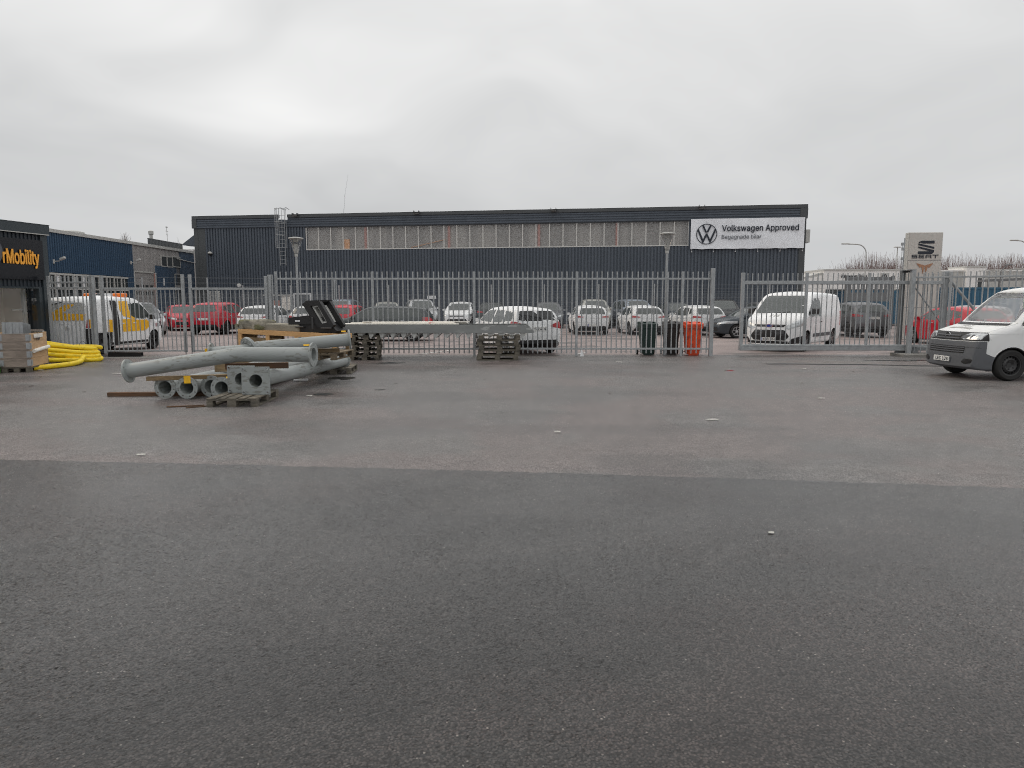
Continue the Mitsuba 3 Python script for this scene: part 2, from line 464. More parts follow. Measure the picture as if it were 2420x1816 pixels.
def rough_lane():
    """The nearer lane where it is close enough to see the single chippings: a lumpy surface, about a chipping to each facet."""
    st = 0.0095
    xs, ys = np.arange(-5.6, 5.6, st), np.arange(1.9, 8.3, st)
    X, Y = np.meshgrid(xs, ys)
    g = np.random.RandomState(21)
    Z = np.maximum(g.rand(*X.shape), g.rand(*X.shape)) ** 1.5 * 0.0013
    Z -= 0.0017 * (g.rand(*X.shape) < 0.14)
    q = np.stack([X * 1.7, Y * 1.7, np.zeros_like(X)], -1)
    Z *= 0.55 + 0.9 * meshkit.fbm(q, 3, 5)
    X = X + g.uniform(-0.34, 0.34, X.shape) * st
    Y = Y + g.uniform(-0.34, 0.34, X.shape) * st
    lim = np.interp(X, seam_x, seam_y)
    edge = np.clip((lim - Y) / 0.03, 0, 1)
    n, m = X.shape
    V = np.stack([X, np.minimum(Y, lim), 0.007 + Z * edge], -1).reshape(-1, 3)
    I = np.arange(n * m).reshape(n, m)
    A, B, C, D = I[:-1, :-1], I[:-1, 1:], I[1:, 1:], I[1:, :-1]
    keep = (Y[:-1, :-1] < lim[:-1, :-1]) & (np.abs(X[:-1, :-1]) < 0.75 * Y[:-1, :-1] + 0.25)
    A, B, C, D = A[keep], B[keep], C[keep], D[keep]
    F = np.vstack([np.stack([A, B, C], 1), np.stack([A, C, D], 1)])
    used = np.unique(F)
    re = np.zeros(len(V), int); re[used] = np.arange(len(used))
    return trimesh.Trimesh(V[used], re[F], process=False)


struct('asphalt_lane', cat(sheet_mesh(lane, 0.003), rough_lane()), 'mat_asphalt_lane', label='nearer asphalt lane with its edge showing as a dark seam')
struct('parking_lot', sheet_mesh([(-60, 22.7), (60, 22.7), (60, 110), (-60, 110)], -0.004), 'mat_lot', label='reddish grey paving of the car lot behind the fence')
struct('gate_threshold', bx(-12.5, -7.6, 21.35, 21.6, -0.02, 0.008), 'mat_concrete', label='pale concrete strip under the gates')


def strip(x0, y0, x1, y1, w=0.12, z=0.004):
    a, b = np.array([x0, y0]), np.array([x1, y1])
    t = (b - a) / np.linalg.norm(b - a)
    q = np.array([-t[1], t[0]]) * w / 2
    return sheet_mesh([a - q, b - q, b + q, a + q], z)


def gline(*a):
    return solo('parking_line', a[0], 'road marking', strip(*a[1:]), 'mat_marking')


gline('slanting white paint line on the ground behind the fence, between the pallet stacks', -3.05, 22.75, -2.1, 24.6)
gline('short white paint line on the ground beside the estate car behind the fence', 2.05, 22.75, 2.45, 23.6, 0.14)

# ------------------------------------------------------------------ the long dark car hall
FA = math.degrees(math.atan2(-7.0, 45.32))
FL = 45.86
hall = thing('car_hall', 'long dark blue-grey metal hall with a strip of windows under its roof', 'building', (-25.03, 57.0, 0), FA)
S0, S1, Z0, Z1 = 9.34, 37.96, 5.66, 7.28            # the window strip
wallm = cat(corrugated(0.95, S0, 0, 7.42, 0.235, 0.075, 0.72), corrugated(S0, S1, 0, Z0 - 0.06, 0.235, 0.075, 0.72), corrugated(S1, FL - 0.42, 0, 7.42, 0.235, 0.075, 0.72))
W_ = part(hall, 'wall', wallm, 'mat_facade')
part(hall, 'back_wall', cat(bx(0.1, FL - 0.1, 24.8, 25, 0, 7.9), bx(0.05, 0.12, 0.05, 25, 0, 7.9), bx(FL - 0.12, FL - 0.05, 0.05, 25, 0, 7.9), bx(0.1, S0 + 0.02, 0.06, 0.2, 0, 7.9), bx(S1 - 0.02, FL - 0.1, 0.06, 0.2, 0, 7.9), bx(S0 + 0.02, S1 - 0.02, 0.06, 0.2, 0, Z0 - 0.1)), 'mat_facade')
part(hall, 'corner_panel', cat(bx(0.0, 0.95, -0.055, 0.05, 0, 7.42), bx(0.30, 0.34, -0.075, -0.055, 0, 7.42)), 'mat_facade_trim')
part(hall, 'corner_panel', bx(FL - 0.42, FL, -0.06, 0.05, 0, 7.42), 'mat_facade_trim')
# the fascia of horizontal profiled sheet, notched at the ladder
NL, NR = 7.16, 7.92
fz0, fz1 = 7.36, 8.06


def fascia(s0, s1, z0, z1, n):
    zs, ys = [], []
    hgt = (z1 - z0) / n
    for i in range(n):
        o = z0 + i * hgt
        zs += [o, o + hgt * 0.12, o + hgt * 0.62, o + hgt * 0.74]
        ys += [-0.12, -0.17, -0.17, -0.12]
    zs.append(z1); ys.append(-0.12)
    k = len(zs)
    v = np.vstack([np.stack([np.full(k, s), np.array(ys), np.array(zs)], 1) for s in (s0, s1)])
    i = np.arange(k - 1)
    m = quads(v, np.stack([i, i + k, i + 1 + k, i + 1], 1))
    return cat(m, bx(s0, s1, -0.119, 0.04, z0 - 0.02, z0))


part(hall, 'fascia', cat(fascia(0.34, NL, fz0, fz1, 4), fascia(NL, NR, fz0, 7.9, 3), fascia(NR, FL - 0.45, fz0, fz1, 4)), 'mat_facade')
part(hall, 'roof_edge', cat(bx(-0.03, NL, -0.22, 0.1, fz1, 8.30), bx(NR, FL + 0.03, -0.22, 0.1, fz1, 8.30), bx(-0.06, 0.34, -0.20, 0.1, 7.36, fz1), bx(FL - 0.45, FL + 0.05, -0.20, 0.1, 7.36, fz1)), 'mat_facade_trim')
part(hall, 'roof', bx(0.0, FL, 0.1, 25, 7.8, 7.92), 'mat_facade_trim')
# windows: the strip is one row of panes between thin mullions
NP = 29
pw = (S1 - S0) / NP
room = cat(bx(S0, S1, 0.22, 0.25, Z0 - 0.1, Z1 + 0.1), bx(S0, S1, 0.05, 0.22, Z0 - 0.14, Z0 - 0.10), bx(S0, S1, 0.05, 0.22, Z1 + 0.10, Z1 + 0.14))
part(hall, 'room', room, 'mat_blinds')
pane = mikit.ply(bx(0.02, pw - 0.02, 0.0, 0.006, Z0, Z1))
for i in range(NP):
    part(hall, 'pane', pane, 'mat_glass', at=T().translate([S0 + i * pw, 0.0, 0]))
mull = mikit.ply(bx(-0.032, 0.032, -0.03, 0.03, Z0, Z1))
for i in range(NP + 1):
    part(hall, 'mullion', mull, 'mat_mullion', at=T().translate([S0 + i * pw, 0.0, 0]))
part(hall, 'window_sill', bx(S0 - 0.03, S1 + 0.05, -0.07, 0.05, Z0 - 0.07, Z0 - 0.002), 'mat_mullion')
part(hall, 'window_head', bx(S0 - 0.03, S1 + 0.05, -0.055, 0.05, Z1 + 0.002, Z1 + 0.09), 'mat_facade_trim')
for s, m in ((14.05, 'room_red'), (20.55, 'room_red'), (27.3, 'room_red'), (32.95, 'room_red')):
    part(hall, 'inner_column', bx(s - 0.09, s + 0.09, 0.10, 0.20, Z0 - 0.08, Z1 + 0.08), 'mat_' + m, label='reddish steel column seen behind the window strip')
part(hall, 'inner_cupboard', bx(12.35, 12.75, 0.08, 0.20, Z0 - 0.08, Z0 + 0.72), 'mat_room_orange')
part(hall, 'inner_brace', tube([(17.6, 0.15, Z0 + 0.05), (20.3, 0.15, Z0 + 0.62)], 0.025, 6), 'mat_room_orange')
# doors
part(hall, 'door', bx(0.98, 2.0, -0.075, -0.03, 0, 2.5), 'mat_grey_light', label='grey steel door at the left end of the hall')
dr_ = part(hall, 'door', bx(8.25, 9.5, -0.07, -0.05, 0, 2.2), 'mat_facade_trim', label='dark door in a white frame')
part(dr_, 'frame', cat(bx(8.15, 8.25, -0.1, -0.05, 0, 2.3), bx(9.5, 9.6, -0.1, -0.05, 0, 2.3), bx(8.25, 9.5, -0.1, -0.05, 2.2, 2.3)), 'mat_white')
gd = part(hall, 'garage_door', bx(5.7, 8.0, -0.07, -0.04, 0, 2.1), 'mat_facade_trim')
part(gd, 'window', bx(6.3, 7.0, -0.085, -0.07, 1.2, 1.75), 'mat_room_red')
part(gd, 'lintel', bx(5.6, 8.1, -0.1, -0.04, 2.1, 2.2), 'mat_grey_light')
part(gd, 'panel', bx(7.1, 7.95, -0.085, -0.07, 1.0, 2.05), 'mat_cream_far')
# the canopy that leans out at the left end, seen past the corner
cp = np.array([(-1.55, 0.8, 6.15), (-1.55, 0.8, 6.28), (0.03, 0.8, 7.34), (0.03, 0.8, 6.05), (-1.55, 9, 6.15), (-1.55, 9, 6.28), (0.03, 9, 7.34), (0.03, 9, 6.05)], float)
part(hall, 'canopy', tri(m3.Manifold.hull_points(cp)), 'mat_facade')
# lights on the hall
for s in (8.64, 18.2, 28.4, 38.8):
    f = part(hall, 'floodlight', cb(0.42, 0.30, 0.12, 0.02, (s, -0.42, 8.20)), 'mat_plastic_black')
    part(f, 'bracket', cat(bx(s - 0.2, s - 0.17, -0.5, -0.2, 8.17, 8.36), bx(s + 0.17, s + 0.2, -0.5, -0.2, 8.17, 8.36)), 'mat_facade_trim')
    part(f, 'lens', bx(s - 0.19, s + 0.19, -0.55, -0.29, 8.128, 8.137), 'mat_grey_light')
for s, z in ((1.40, 5.42), (3.73, 2.93)):
    l = part(hall, 'wall_lamp', moved(lathe([(0, 0.13), (0.09, 0.12), (0.16, 0.06), (0.18, 0.0), (0.17, -0.02), (0, -0.02)], 20), (s, -0.22, z)), 'mat_grey_light')
    part(l, 'shade', moved(lathe([(0.17, -0.02), (0.15, -0.10), (0.08, -0.15), (0, -0.16)], 20), (s, -0.22, z)), 'mat_plastic_black' if z > 4 else 'mat_white')
    part(l, 'arm', bx(s - 0.03, s + 0.03, -0.2, -0.02, z - 0.05, z), 'mat_grey_light')
part(hall, 'small_sign', bx(18.85, 19.55, -0.09, -0.07, 1.85, 2.1), 'mat_white', label='small white plate on the hall wall')
part(hall, 'side_box', bx(FL + 0.05, FL + 0.32, 0.1, 0.9, 5.74, 6.62), 'mat_grey_light')

# the roof ladder with its safety cage
ld = thing('roof_ladder', 'galvanised ladder with a safety cage rising over the hall roof edge', 'ladder', (-25.03, 57.0, 0), FA)
lx0, lx1 = 7.30, 7.76
for s in (lx0, lx1):
    part(ld, 'rail', tube([(s, -0.34, 4.42), (s, -0.34, 8.75), (s, -0.05, 8.83), (s, 0.5, 8.75)], 0.024, 8), 'mat_galv')
rung = mikit.ply(tube([(lx0, -0.34, 0), (lx1, -0.34, 0)], 0.017, 6))
for k in range(13):
    part(ld, 'rung', rung, 'mat_galv', at=T().translate([0, 0, 4.60 + k * 0.30]))
ha = np.linspace(-0.15, PI + 0.15, 15)
hoop = mikit.ply(tube([(7.53 + 0.40 * math.cos(a), -0.36 - 0.72 * max(0, math.sin(a)), 0) for a in ha], 0.02, 6))
for z in (5.75, 6.7, 7.65, 8.66):
    part(ld, 'hoop', hoop, 'mat_galv', at=T().translate([0, 0, z]))
for a in (0.1, 0.8, 1.57, 2.3, 3.04):
    part(ld, 'cage_bar', tube([(7.53 + 0.40 * math.cos(a), -0.36 - 0.72 * math.sin(a), 5.72), (7.53 + 0.40 * math.cos(a), -0.36 - 0.72 * math.sin(a), 8.70)], 0.016, 6), 'mat_galv')

# the banner
bn = thing('banner', 'white stretched banner on the hall with a round emblem and dark words', 'banner', (-25.03, 57.0, 0), FA)
b0, b1, bz0, bz1 = 38.1, 45.72, 5.34, 7.42
gv = []
nx_, nz_ = 60, 16
for j in range(nz_ + 1):
    for i in range(nx_ + 1):
        u, w = i / nx_, j / nz_
        sag = 0.018 * math.sin(u * 31) * math.sin(w * 3.1) + 0.02 * math.sin(u * 9 + w * 5)
        gv.append((b0 + (b1 - b0) * u, -0.26 - sag, bz0 + (bz1 - bz0) * w + 0.012 * math.sin(u * 44) * (1 - w)))
gf = [(j * (nx_ + 1) + i, j * (nx_ + 1) + i + 1, (j + 1) * (nx_ + 1) + i + 1, (j + 1) * (nx_ + 1) + i) for j in range(nz_) for i in range(nx_)]
part(bn, 'cloth', quads(gv, gf), 'mat_banner', True)


def vw_roundel(r, ring=0.10):
    """The round badge: a ring with a V over a W."""
    w = r * 0.175
    disc = Point(0, 0).buffer(r, 48)
    inner = Point(0, 0).buffer(r * (1 - ring), 48)
    L = lambda *p: LineString([(a * r, b * r) for a, b in p]).buffer(w / 2, cap_style=2, join_style=2, mitre_limit=8)
    v = L((-0.44, 0.98), (0.0, 0.04), (0.44, 0.98))
    wv = L((-0.86, 0.50), (-0.34, -0.72), (0.0, 0.0), (0.34, -0.72), (0.86, 0.50))
    gap = sbox(-r * 0.3, r * 0.075, r * 0.3, r * 0.155)
    return unary_union([disc.difference(inner), v.union(wv).difference(gap).intersection(inner.buffer(r * 0.02))])


emb = upright(ext(vw_roundel(0.71, 0.075), 0.006))
part(bn, 'emblem', moved(emb, (39.18, -0.335, 6.36)), 'mat_ink')
t = fit(words('Volkswagen Approved', 0.40, 0.006, True), 40.21, 45.33)
part(bn, 'lettering', moved(t, (0, -0.335, 6.55)), 'mat_ink')
t = fit(words('Begagnade bilar', 0.27, 0.006), 40.21, 42.87)
part(bn, 'lettering', moved(t, (0, -0.335, 6.02)), 'mat_ink')
for k in range(6):
    s = b0 + 0.1 + k * (b1 - b0 - 0.16) / 5
    part(bn, 'tie', cat(tube([(s, -0.27, bz0 + 0.02), (s + 0.01, -0.16, bz0 - 0.16)], 0.009, 5), moved(trimesh.creation.icosphere(1, 0.045), (s + 0.01, -0.12, bz0 - 0.18))), 'mat_white')

solo('roof_antenna', 'thin whip antenna above the hall roof', 'antenna', tube([(-13.0, 56.0, 8.2), (-12.85, 55.9, 9.7), (-12.55, 55.9, 11.3)], [0.009, 0.007, 0.005], 6), 'mat_galv_dark')

# ------------------------------------------------------------------ the blue workshop
blue = thing('blue_workshop', 'long blue profiled metal workshop receding on the left', 'building', (-28, 43, 0), 90)
# local x runs away from the camera (world +y), front (-y local) faces world +x
part(blue, 'wall', cat(corrugated(-6, 10.2, 3.45, 5.86, 0.23, 0.06, 0.66), corrugated(13.42, 17.0, 0.0, 4.46, 0.23, 0.06, 0.66), corrugated(17.65, 20.4, 0, 5.9, 0.23, 0.06, 0.66), corrugated(10.2 - 0.9, 10.2, 0, 3.45, 0.23, 0.06, 0.66), corrugated(-6, 9.3, 0, 1.0, 0.23, 0.06, 0.66)), 'mat_blue_sheet')
part(blue, 'core', cat(bx(-6, 20.4, 0.25, 9, 0, 5.84), bx(20.33, 20.4, 0.0, 9, 0, 5.9)), 'mat_blue_sheet')
part(blue, 'roof_edge', bx(-6.1, 20.5, -0.14, 0.5, 5.84, 6.05), 'mat_grey_light')
part(blue, 'roof_dome', moved(lathe([(0.9, 0), (0.88, 0.14), (0.6, 0.22), (0, 0.24)], 24), (4.4, 1.0, 6.05)), 'mat_grey_light')
part(blue, 'wall', cat(corrugated(10.2, 13.42, 3.95, 5.84, 0.62, 0.03), corrugated(13.42, 17.65, 5.32, 5.84, 0.62, 0.03), corrugated(13.42, 14.4, 4.48, 5.32, 0.5, 0.03)), 'mat_grey_sheet', label='grey metal panels of the blue workshop')
gd2 = part(blue, 'roller_door', cat(*[cb(2.86, 0.06, 0.47, 0.02, (11.65, 0.02, 0.24 + 0.48 * k)) for k in range(8)]), 'mat_grey_sheet')
for k in range(4):
    for z in (2.3, 2.78):
        part(gd2, 'pane', cb(0.42, 0.03, 0.27, 0.012, (10.62 + 0.69 * k, -0.02, z)), 'mat_far_glass')
part(blue, 'door_frame', cat(bx(10.1, 10.22, -0.08, 0.1, 0, 3.9), bx(13.08, 13.42, -0.08, 0.05, 0, 3.9), bx(10.22, 13.08, -0.08, 0.1, 3.84, 3.94)), 'mat_grey_light')
part(blue, 'door_post', bx(13.02, 13.14, -0.12, -0.08, 0, 3.84), 'mat_room_red')
for a, b, z0, z1 in ((14.45, 15.3, 4.5, 5.25), (15.4, 16.25, 4.5, 5.25), (16.35, 17.6, 4.55, 5.3), (16.6, 17.6, 3.0, 3.9), (16.6, 17.6, 1.2, 2.9)):
    w = part(blue, 'window', bx(a, b, -0.05, -0.01, z0, z1), 'mat_far_glass')
    part(w, 'frame', cat(bx(a - 0.06, a, -0.08, 0, z0 - 0.06, z1 + 0.06), bx(b, b + 0.06, -0.08, 0, z0 - 0.06, z1 + 0.06), bx(a, b, -0.08, 0, z0 - 0.06, z0), bx(a, b, -0.08, 0, z1, z1 + 0.06)), 'mat_grey_light')
part(blue, 'recess', bx(16.5, 17.65, -0.005, 0.1, 0, 4.5), 'mat_plastic_grey')
for k in range(11):                                   # the band of low windows behind the gate fence
    a = -0.9 + k * 0.93
    w = part(blue, 'window', bx(a + 0.05, a + 0.88, 0.0, 0.03, 1.05, 3.3), 'mat_far_glass')
    part(w, 'frame', cat(bx(a - 0.04, a + 0.05, -0.07, 0.03, 1.0, 3.4), bx(a + 0.05, a + 0.88, -0.06, 0.03, 2.42, 2.52), bx(a + 0.05, a + 0.88, -0.07, 0.03, 3.3, 3.42), bx(a + 0.4, a + 0.46, -0.05, 0.03, 2.52, 3.3)), 'mat_grey_light')
    if k in (2, 5, 7):
        part(w, 'blind', bx(a + 0.06, a + 0.4, -0.02, -0.005, 2.55, 3.28), 'mat_white')
for s, z in ((0.9, 4.1), (9.8, 4.5)):
    l = part(blue, 'wall_lamp', moved(cb(0.2, 0.34, 0.15, 0.03), (s, -0.62, z + 0.18), rx=-22), 'mat_grey_light')
    part(l, 'arm', cat(tube([(s, -0.02, z), (s, -0.4, z + 0.02), (s, -0.55, z + 0.14)], 0.025, 8), bx(s - 0.07, s + 0.07, -0.09, -0.02, z - 0.12, z + 0.12)), 'mat_grey_light')
part(blue, 'sign_plate', bx(14.55, 14.75, -0.07, -0.05, 2.95, 3.5), 'mat_white')
part(blue, 'pipe', tube([(17.0, -0.12, 5.2), (20.4, -0.12, 5.0), (20.45, -0.12, 0)], 0.04, 8), 'mat_grey_light')
rh = thing('roof_plant', 'dark railed plant deck with a chimney on the blue workshop roof', 'roof plant', (-28, 43, 0), 90)
part(rh, 'deck', bx(14.2, 20.2, 0.8, 3.8, 6.05, 6.15), 'mat_facade_trim')
for k in range(25):
    part(rh, 'slat', bx(14.2 + 0.24 * k, 14.38 + 0.24 * k, 0.8, 0.84, 6.15, 6.60), 'mat_facade_trim')
part(rh, 'rail', bx(14.2, 20.2, 0.78, 0.86, 6.60, 6.66), 'mat_facade_trim')
part(rh, 'chimney', cat(moved(lathe([(0.13, 0), (0.13, 0.9), (0.2, 0.95), (0.2, 1.2), (0.0, 1.28)], 16), (15.9, 1.4, 6.15))), 'mat_grey_light')
part(rh, 'antenna', cat(tube([(17.6, 0.9, 6.1), (17.6, 0.9, 7.9)], 0.02, 6), bx(17.4, 17.8, 0.88, 0.92, 7.5, 7.53), bx(17.45, 17.75, 0.88, 0.92, 7.2, 7.23), bx(17.5, 17.7, 0.86, 0.94, 7.78, 7.88)), 'mat_grey_light')

# a pale block that shows in the gap between the workshop and the hall
pb = thing('pale_block', 'narrow white panelled block far back between the workshop and the hall', 'building', (-36.2, 80, 0), 0)
part(pb, 'wall', bx(-3, 0.9, 0, 6, 0, 7.4), 'mat_grey_sheet')
for z in (3.4, 4.4, 5.6, 6.5):
    part(pb, 'panel', bx(0.0, 0.88, -0.08, -0.01, z, z + 0.85), 'mat_white')

# ------------------------------------------------------------------ the dark shop at the left edge
A = math.radians(13)
shop = thing('shop_front', 'dark shop building at the left edge with a black sign and a display window', 'building', (-14.4, 22.3, 0), math.degrees(math.atan2(-math.cos(A), -math.sin(A))))
# local x runs from the corner towards the camera; the front is the local +y side
fl = lambda m: moved(m, rz=0)


def front(m):
    """Drawn with its front to -y and x to the right; set on the shop front, where right is towards the corner."""
    v = m.vertices.copy()
    v[:, 0] *= -1; v[:, 1] *= -1
    m = m.copy(); m.vertices = v
    return m


part(shop, 'pillar', cat(front(bx(-0.24, 0.0, -0.06, 0.3, 0, 3.72))), 'mat_shop_fascia')
part(shop, 'side_wall', cat(front(bx(-12, -0.0, 0.3, 0.55, 2.12, 3.7)), front(bx(-12, -0.0, 0.3, 0.55, 0, 0.45)), front(bx(-12, -5.7, 0.3, 0.55, 0.45, 2.12))), 'mat_shop_wall')
part(shop, 'end_wall', bx(0.0, 0.22, -8, -0.3, 0, 3.72), 'mat_shop_wall')
part(shop, 'wall', cat(front(corrugated(-9.0, -0.24, 3.5, 3.72, 0.13, 0.03)), front(corrugated(-9.0, -0.24, 2.12, 2.36, 0.13, 0.03)), front(bx(-9, -0.24, 0.05, 0.3, 2.08, 3.72)), front(bx(-9, -0.24, 0.0, 0.3, 0, 0.55))), 'mat_shop_wall')
part(shop, 'fascia', cat(front(bx(-9, 0.03, -0.14, 0.4, 3.72, 4.0)), front(bx(-9, 0.04, -0.15, 0.4, 4.0, 4.02))), 'mat_shop_fascia')
part(shop, 'fascia_trim', front(bx(-9, 0.0, -0.155, -0.142, 3.70, 3.725)), 'mat_grey_light')
part(shop, 'roof', front(bx(-9, 0.0, 0.4, 8, 3.8, 3.9)), 'mat_shop_wall')
sg = part(shop, 'sign', front(bx(-5.6, -0.21, -0.10, -0.035, 2.34, 3.53)), 'mat_sign_black')
t = fit(words('rMobility', 0.40, 0.02, True), -1.60, -0.40)
part(sg, 'lettering', front(moved(t, (0, -0.125, 2.80))), 'mat_orange_letter')
part(sg, 'lettering', front(moved(upright(ext(Point(0, 0).buffer(0.42, 24).difference(Point(0, 0).buffer(0.30, 24)), 0.01)), (-2.0, -0.112, 3.12))), 'mat_plastic_grey')
win = part(shop, 'window', front(bx(-5.6, -0.38, 0.04, 0.05, 0.55, 2.1)), 'mat_glass')
part(win, 'frame', cat(front(bx(-0.38, -0.24, -0.02, 0.12, 0.55, 2.12)), front(bx(-5.6, -0.38, -0.02, 0.12, 0.5, 0.56)), front(bx(-5.6, -0.38, -0.02, 0.12, 2.08, 2.13)), front(bx(-2.9, -2.84, 0.0, 0.1, 0.56, 2.08))), 'mat_shop_fascia')
part(shop, 'inner_post', cat(front(bx(-0.62, -0.53, 0.35, 0.42, 0.3, 2.1)), front(bx(-1.0, -0.5, 0.36, 0.4, 1.42, 1.46))), 'mat_grey_light')
part(shop, 'inner_wall', cat(front(bx(-6, -0.3, 1.4, 1.5, 0, 2.4)), front(bx(-6, -0.3, 0.3, 1.4, 0.46, 0.5)), front(bx(-0.34, -0.3, 0.56, 1.4, 0.5, 2.4))), 'mat_cream_far')
part(shop, 'inner_board', front(bx(-1.3, -0.7, 1.2, 1.25, 0.3, 1.7)), 'mat_timber_old')
# ------------------------------------------------------------------ vehicles: one lofted body per model, cut by window and lamp outlines
from scipy.interpolate import PchipInterpolator


class Body:
    def __init__(s, d):
        s.d = d
        s.xs = np.array(d['xs']) if 'xs' in d else None
        g = lambda k: PchipInterpolator([p[0] for p in d[k]], [p[1] for p in d[k]])
        s.top, s.bot, s.plan = g('top'), g('bot'), g('plan')
        s.x0, s.x1 = d['top'][0][0], d['top'][-1][0]
        key = sorted(set([p[0] for p in d['top']] + [p[0] for p in d['plan']] + list(np.linspace(s.x0, s.x1, 34))))
        xs = [key[0]]
        for x in key[1:]:
            if x - xs[-1] > 0.018: xs.append(x)
        if s.x1 - xs[-1] > 1e-6: xs[-1] = s.x1
        s.st = np.array(xs)
        s.cache = {}

    def loft(s, e=0.0, nr=22, nc=11):
        k = round(e, 4)
        if k in s.cache: return s.cache[k]
        d = s.d
        xs = s.st
        n = len(xs)
        lo, hi = s.x0 + e, s.x1 - e
        xp = lo + (xs - s.x0) * (hi - lo) / (s.x1 - s.x0)
        Tz = s.top(xs) - e
        Bz = s.bot(xs) + e
        Wd = s.plan(xs) * d['half'] - e
        rc = d.get('rc', 0.11)
        u = np.concatenate([[0, 0.02, 0.06], np.linspace(0.12, 0.80, nr - 9), [0.86, 0.91, 0.95, 0.975, 0.99, 1.0]])
        nr = len(u)
        fr = np.linspace(-1, 1, nc)
        fr = np.sign(fr) * np.abs(fr) ** 0.8
        Z = Bz[:, None] + (Tz - Bz)[:, None] * u[None]
        belt, zr, tk = d['belt'], d['zroof'], d['tumble']
        lat = np.ones_like(Z)
        ab = np.clip((Z - belt) / (zr - belt), 0, 1.2)
        lat -= tk * ab ** 1.15
        be = np.clip((d.get('zmax', 0.62) - Z) / 0.45, 0, 1)
        lat -= d.get('tuck', 0.05) * be ** 1.6
        if 'shoulder' in d:
            lat -= d['shoulder'] * np.clip((Z - belt + 0.10) / 0.12, 0, 1)
        Y = Wd[:, None] * lat
        h = (Tz - Bz)[:, None]
        r = np.minimum(rc, h * 0.45)
        dd = np.clip((Tz[:, None] - Z) / r, 0, 1)
        Y = Y - r * d.get('rk', 0.95) * (1 - np.sqrt(np.clip(1 - (1 - dd) ** 2, 0, 1)))
        rb = 0.05
        db = np.clip((Z - Bz[:, None]) / rb, 0, 1)
        Y = Y - rb * (1 - np.sqrt(np.clip(1 - (1 - db) ** 2, 0, 1)))
        P = np.zeros((n, nr, nc, 3))
        P[..., 1] = Y[:, :, None] * fr
        P[..., 2] = Z[:, :, None]
        crown = d.get('crown', 0.035)
        P[:, -1, :, 2] += crown * (1 - fr ** 2) * np.clip(Wd / d['half'], 0, 1)[:, None]
        mid = 0.5 * (s.x0 + s.x1)
        fx = np.clip((xp - mid) / (hi - mid), 0, 1)
        bxx = np.clip((mid - xp) / (mid - lo), 0, 1)
        q = (P[..., 1] / d['half']) ** 2
        P[..., 0] = xp[:, None, None] - d.get('cf', 0.14) * q * (fx ** 1.5)[:, None, None] + d.get('cr', 0.09) * q * (bxx ** 1.5)[:, None, None]
        idx = np.arange(n * nr * nc).reshape(n, nr, nc)
        f = []

        def grid(a, flip):
            b = np.stack([a[:-1, :-1], a[1:, :-1], a[1:, 1:], a[:-1, 1:]], -1).reshape(-1, 4)
            f.append(b[:, ::-1] if flip else b)

        grid(idx[0], False); grid(idx[-1], True)
        grid(idx[:, 0], True); grid(idx[:, -1], False)
        grid(idx[:, :, 0], False); grid(idx[:, :, -1], True)
        f = np.vstack(f)
        f = np.vstack([f[:, [0, 1, 2]], f[:, [0, 2, 3]]])
        used = np.unique(f)
        re = np.full(n * nr * nc, -1); re[used] = np.arange(len(used))
        V, Fa = P.reshape(-1, 3)[used], re[f]
        m = trimesh.Trimesh(V, Fa, process=False)
        if m.volume < 0: Fa = Fa[:, ::-1]
        man = m3.Manifold(m3.Mesh(V.astype(np.float32), np.ascontiguousarray(Fa).astype(np.uint32)))
        if man.is_empty(): raise RuntimeError('loft failed ' + str(man.status()))
        s.cache[k] = man
        return man


def csec(poly, r=0.0):
    p = np.array(poly, float)
    a = np.sum(p[:, 0] * np.roll(p[:, 1], -1) - np.roll(p[:, 0], -1) * p[:, 1])
    c = m3.CrossSection([p if a > 0 else p[::-1]])
    if r:
        c = c.offset(-r, m3.JoinType.Miter, 4.0).offset(r, m3.JoinType.Round, 2.0, 20)
    return c


def prism(poly, axis, lo, hi, r=0.0):
    e = (poly if isinstance(poly, m3.CrossSection) else csec(poly, r)).extrude(hi - lo)
    if axis == 'y':                                   # poly in (x, z)
        return e.transform([[1, 0, 0, 0], [0, 0, -1, hi], [0, 1, 0, 0]])
    if axis == 'x':                                   # poly in (y, z)
        return e.transform([[0, 0, 1, lo], [1, 0, 0, 0], [0, 1, 0, 0]])
    return e.translate([0, 0, lo])


def mbox(x0, x1, y0, y1, z0, z1):
    return m3.Manifold.cube([x1 - x0, y1 - y0, z1 - z0]).translate([x0, y0, z0])


def mir(poly):
    return [(-a, b) for a, b in poly][::-1]


ALL = 3.0
MODELS = {}


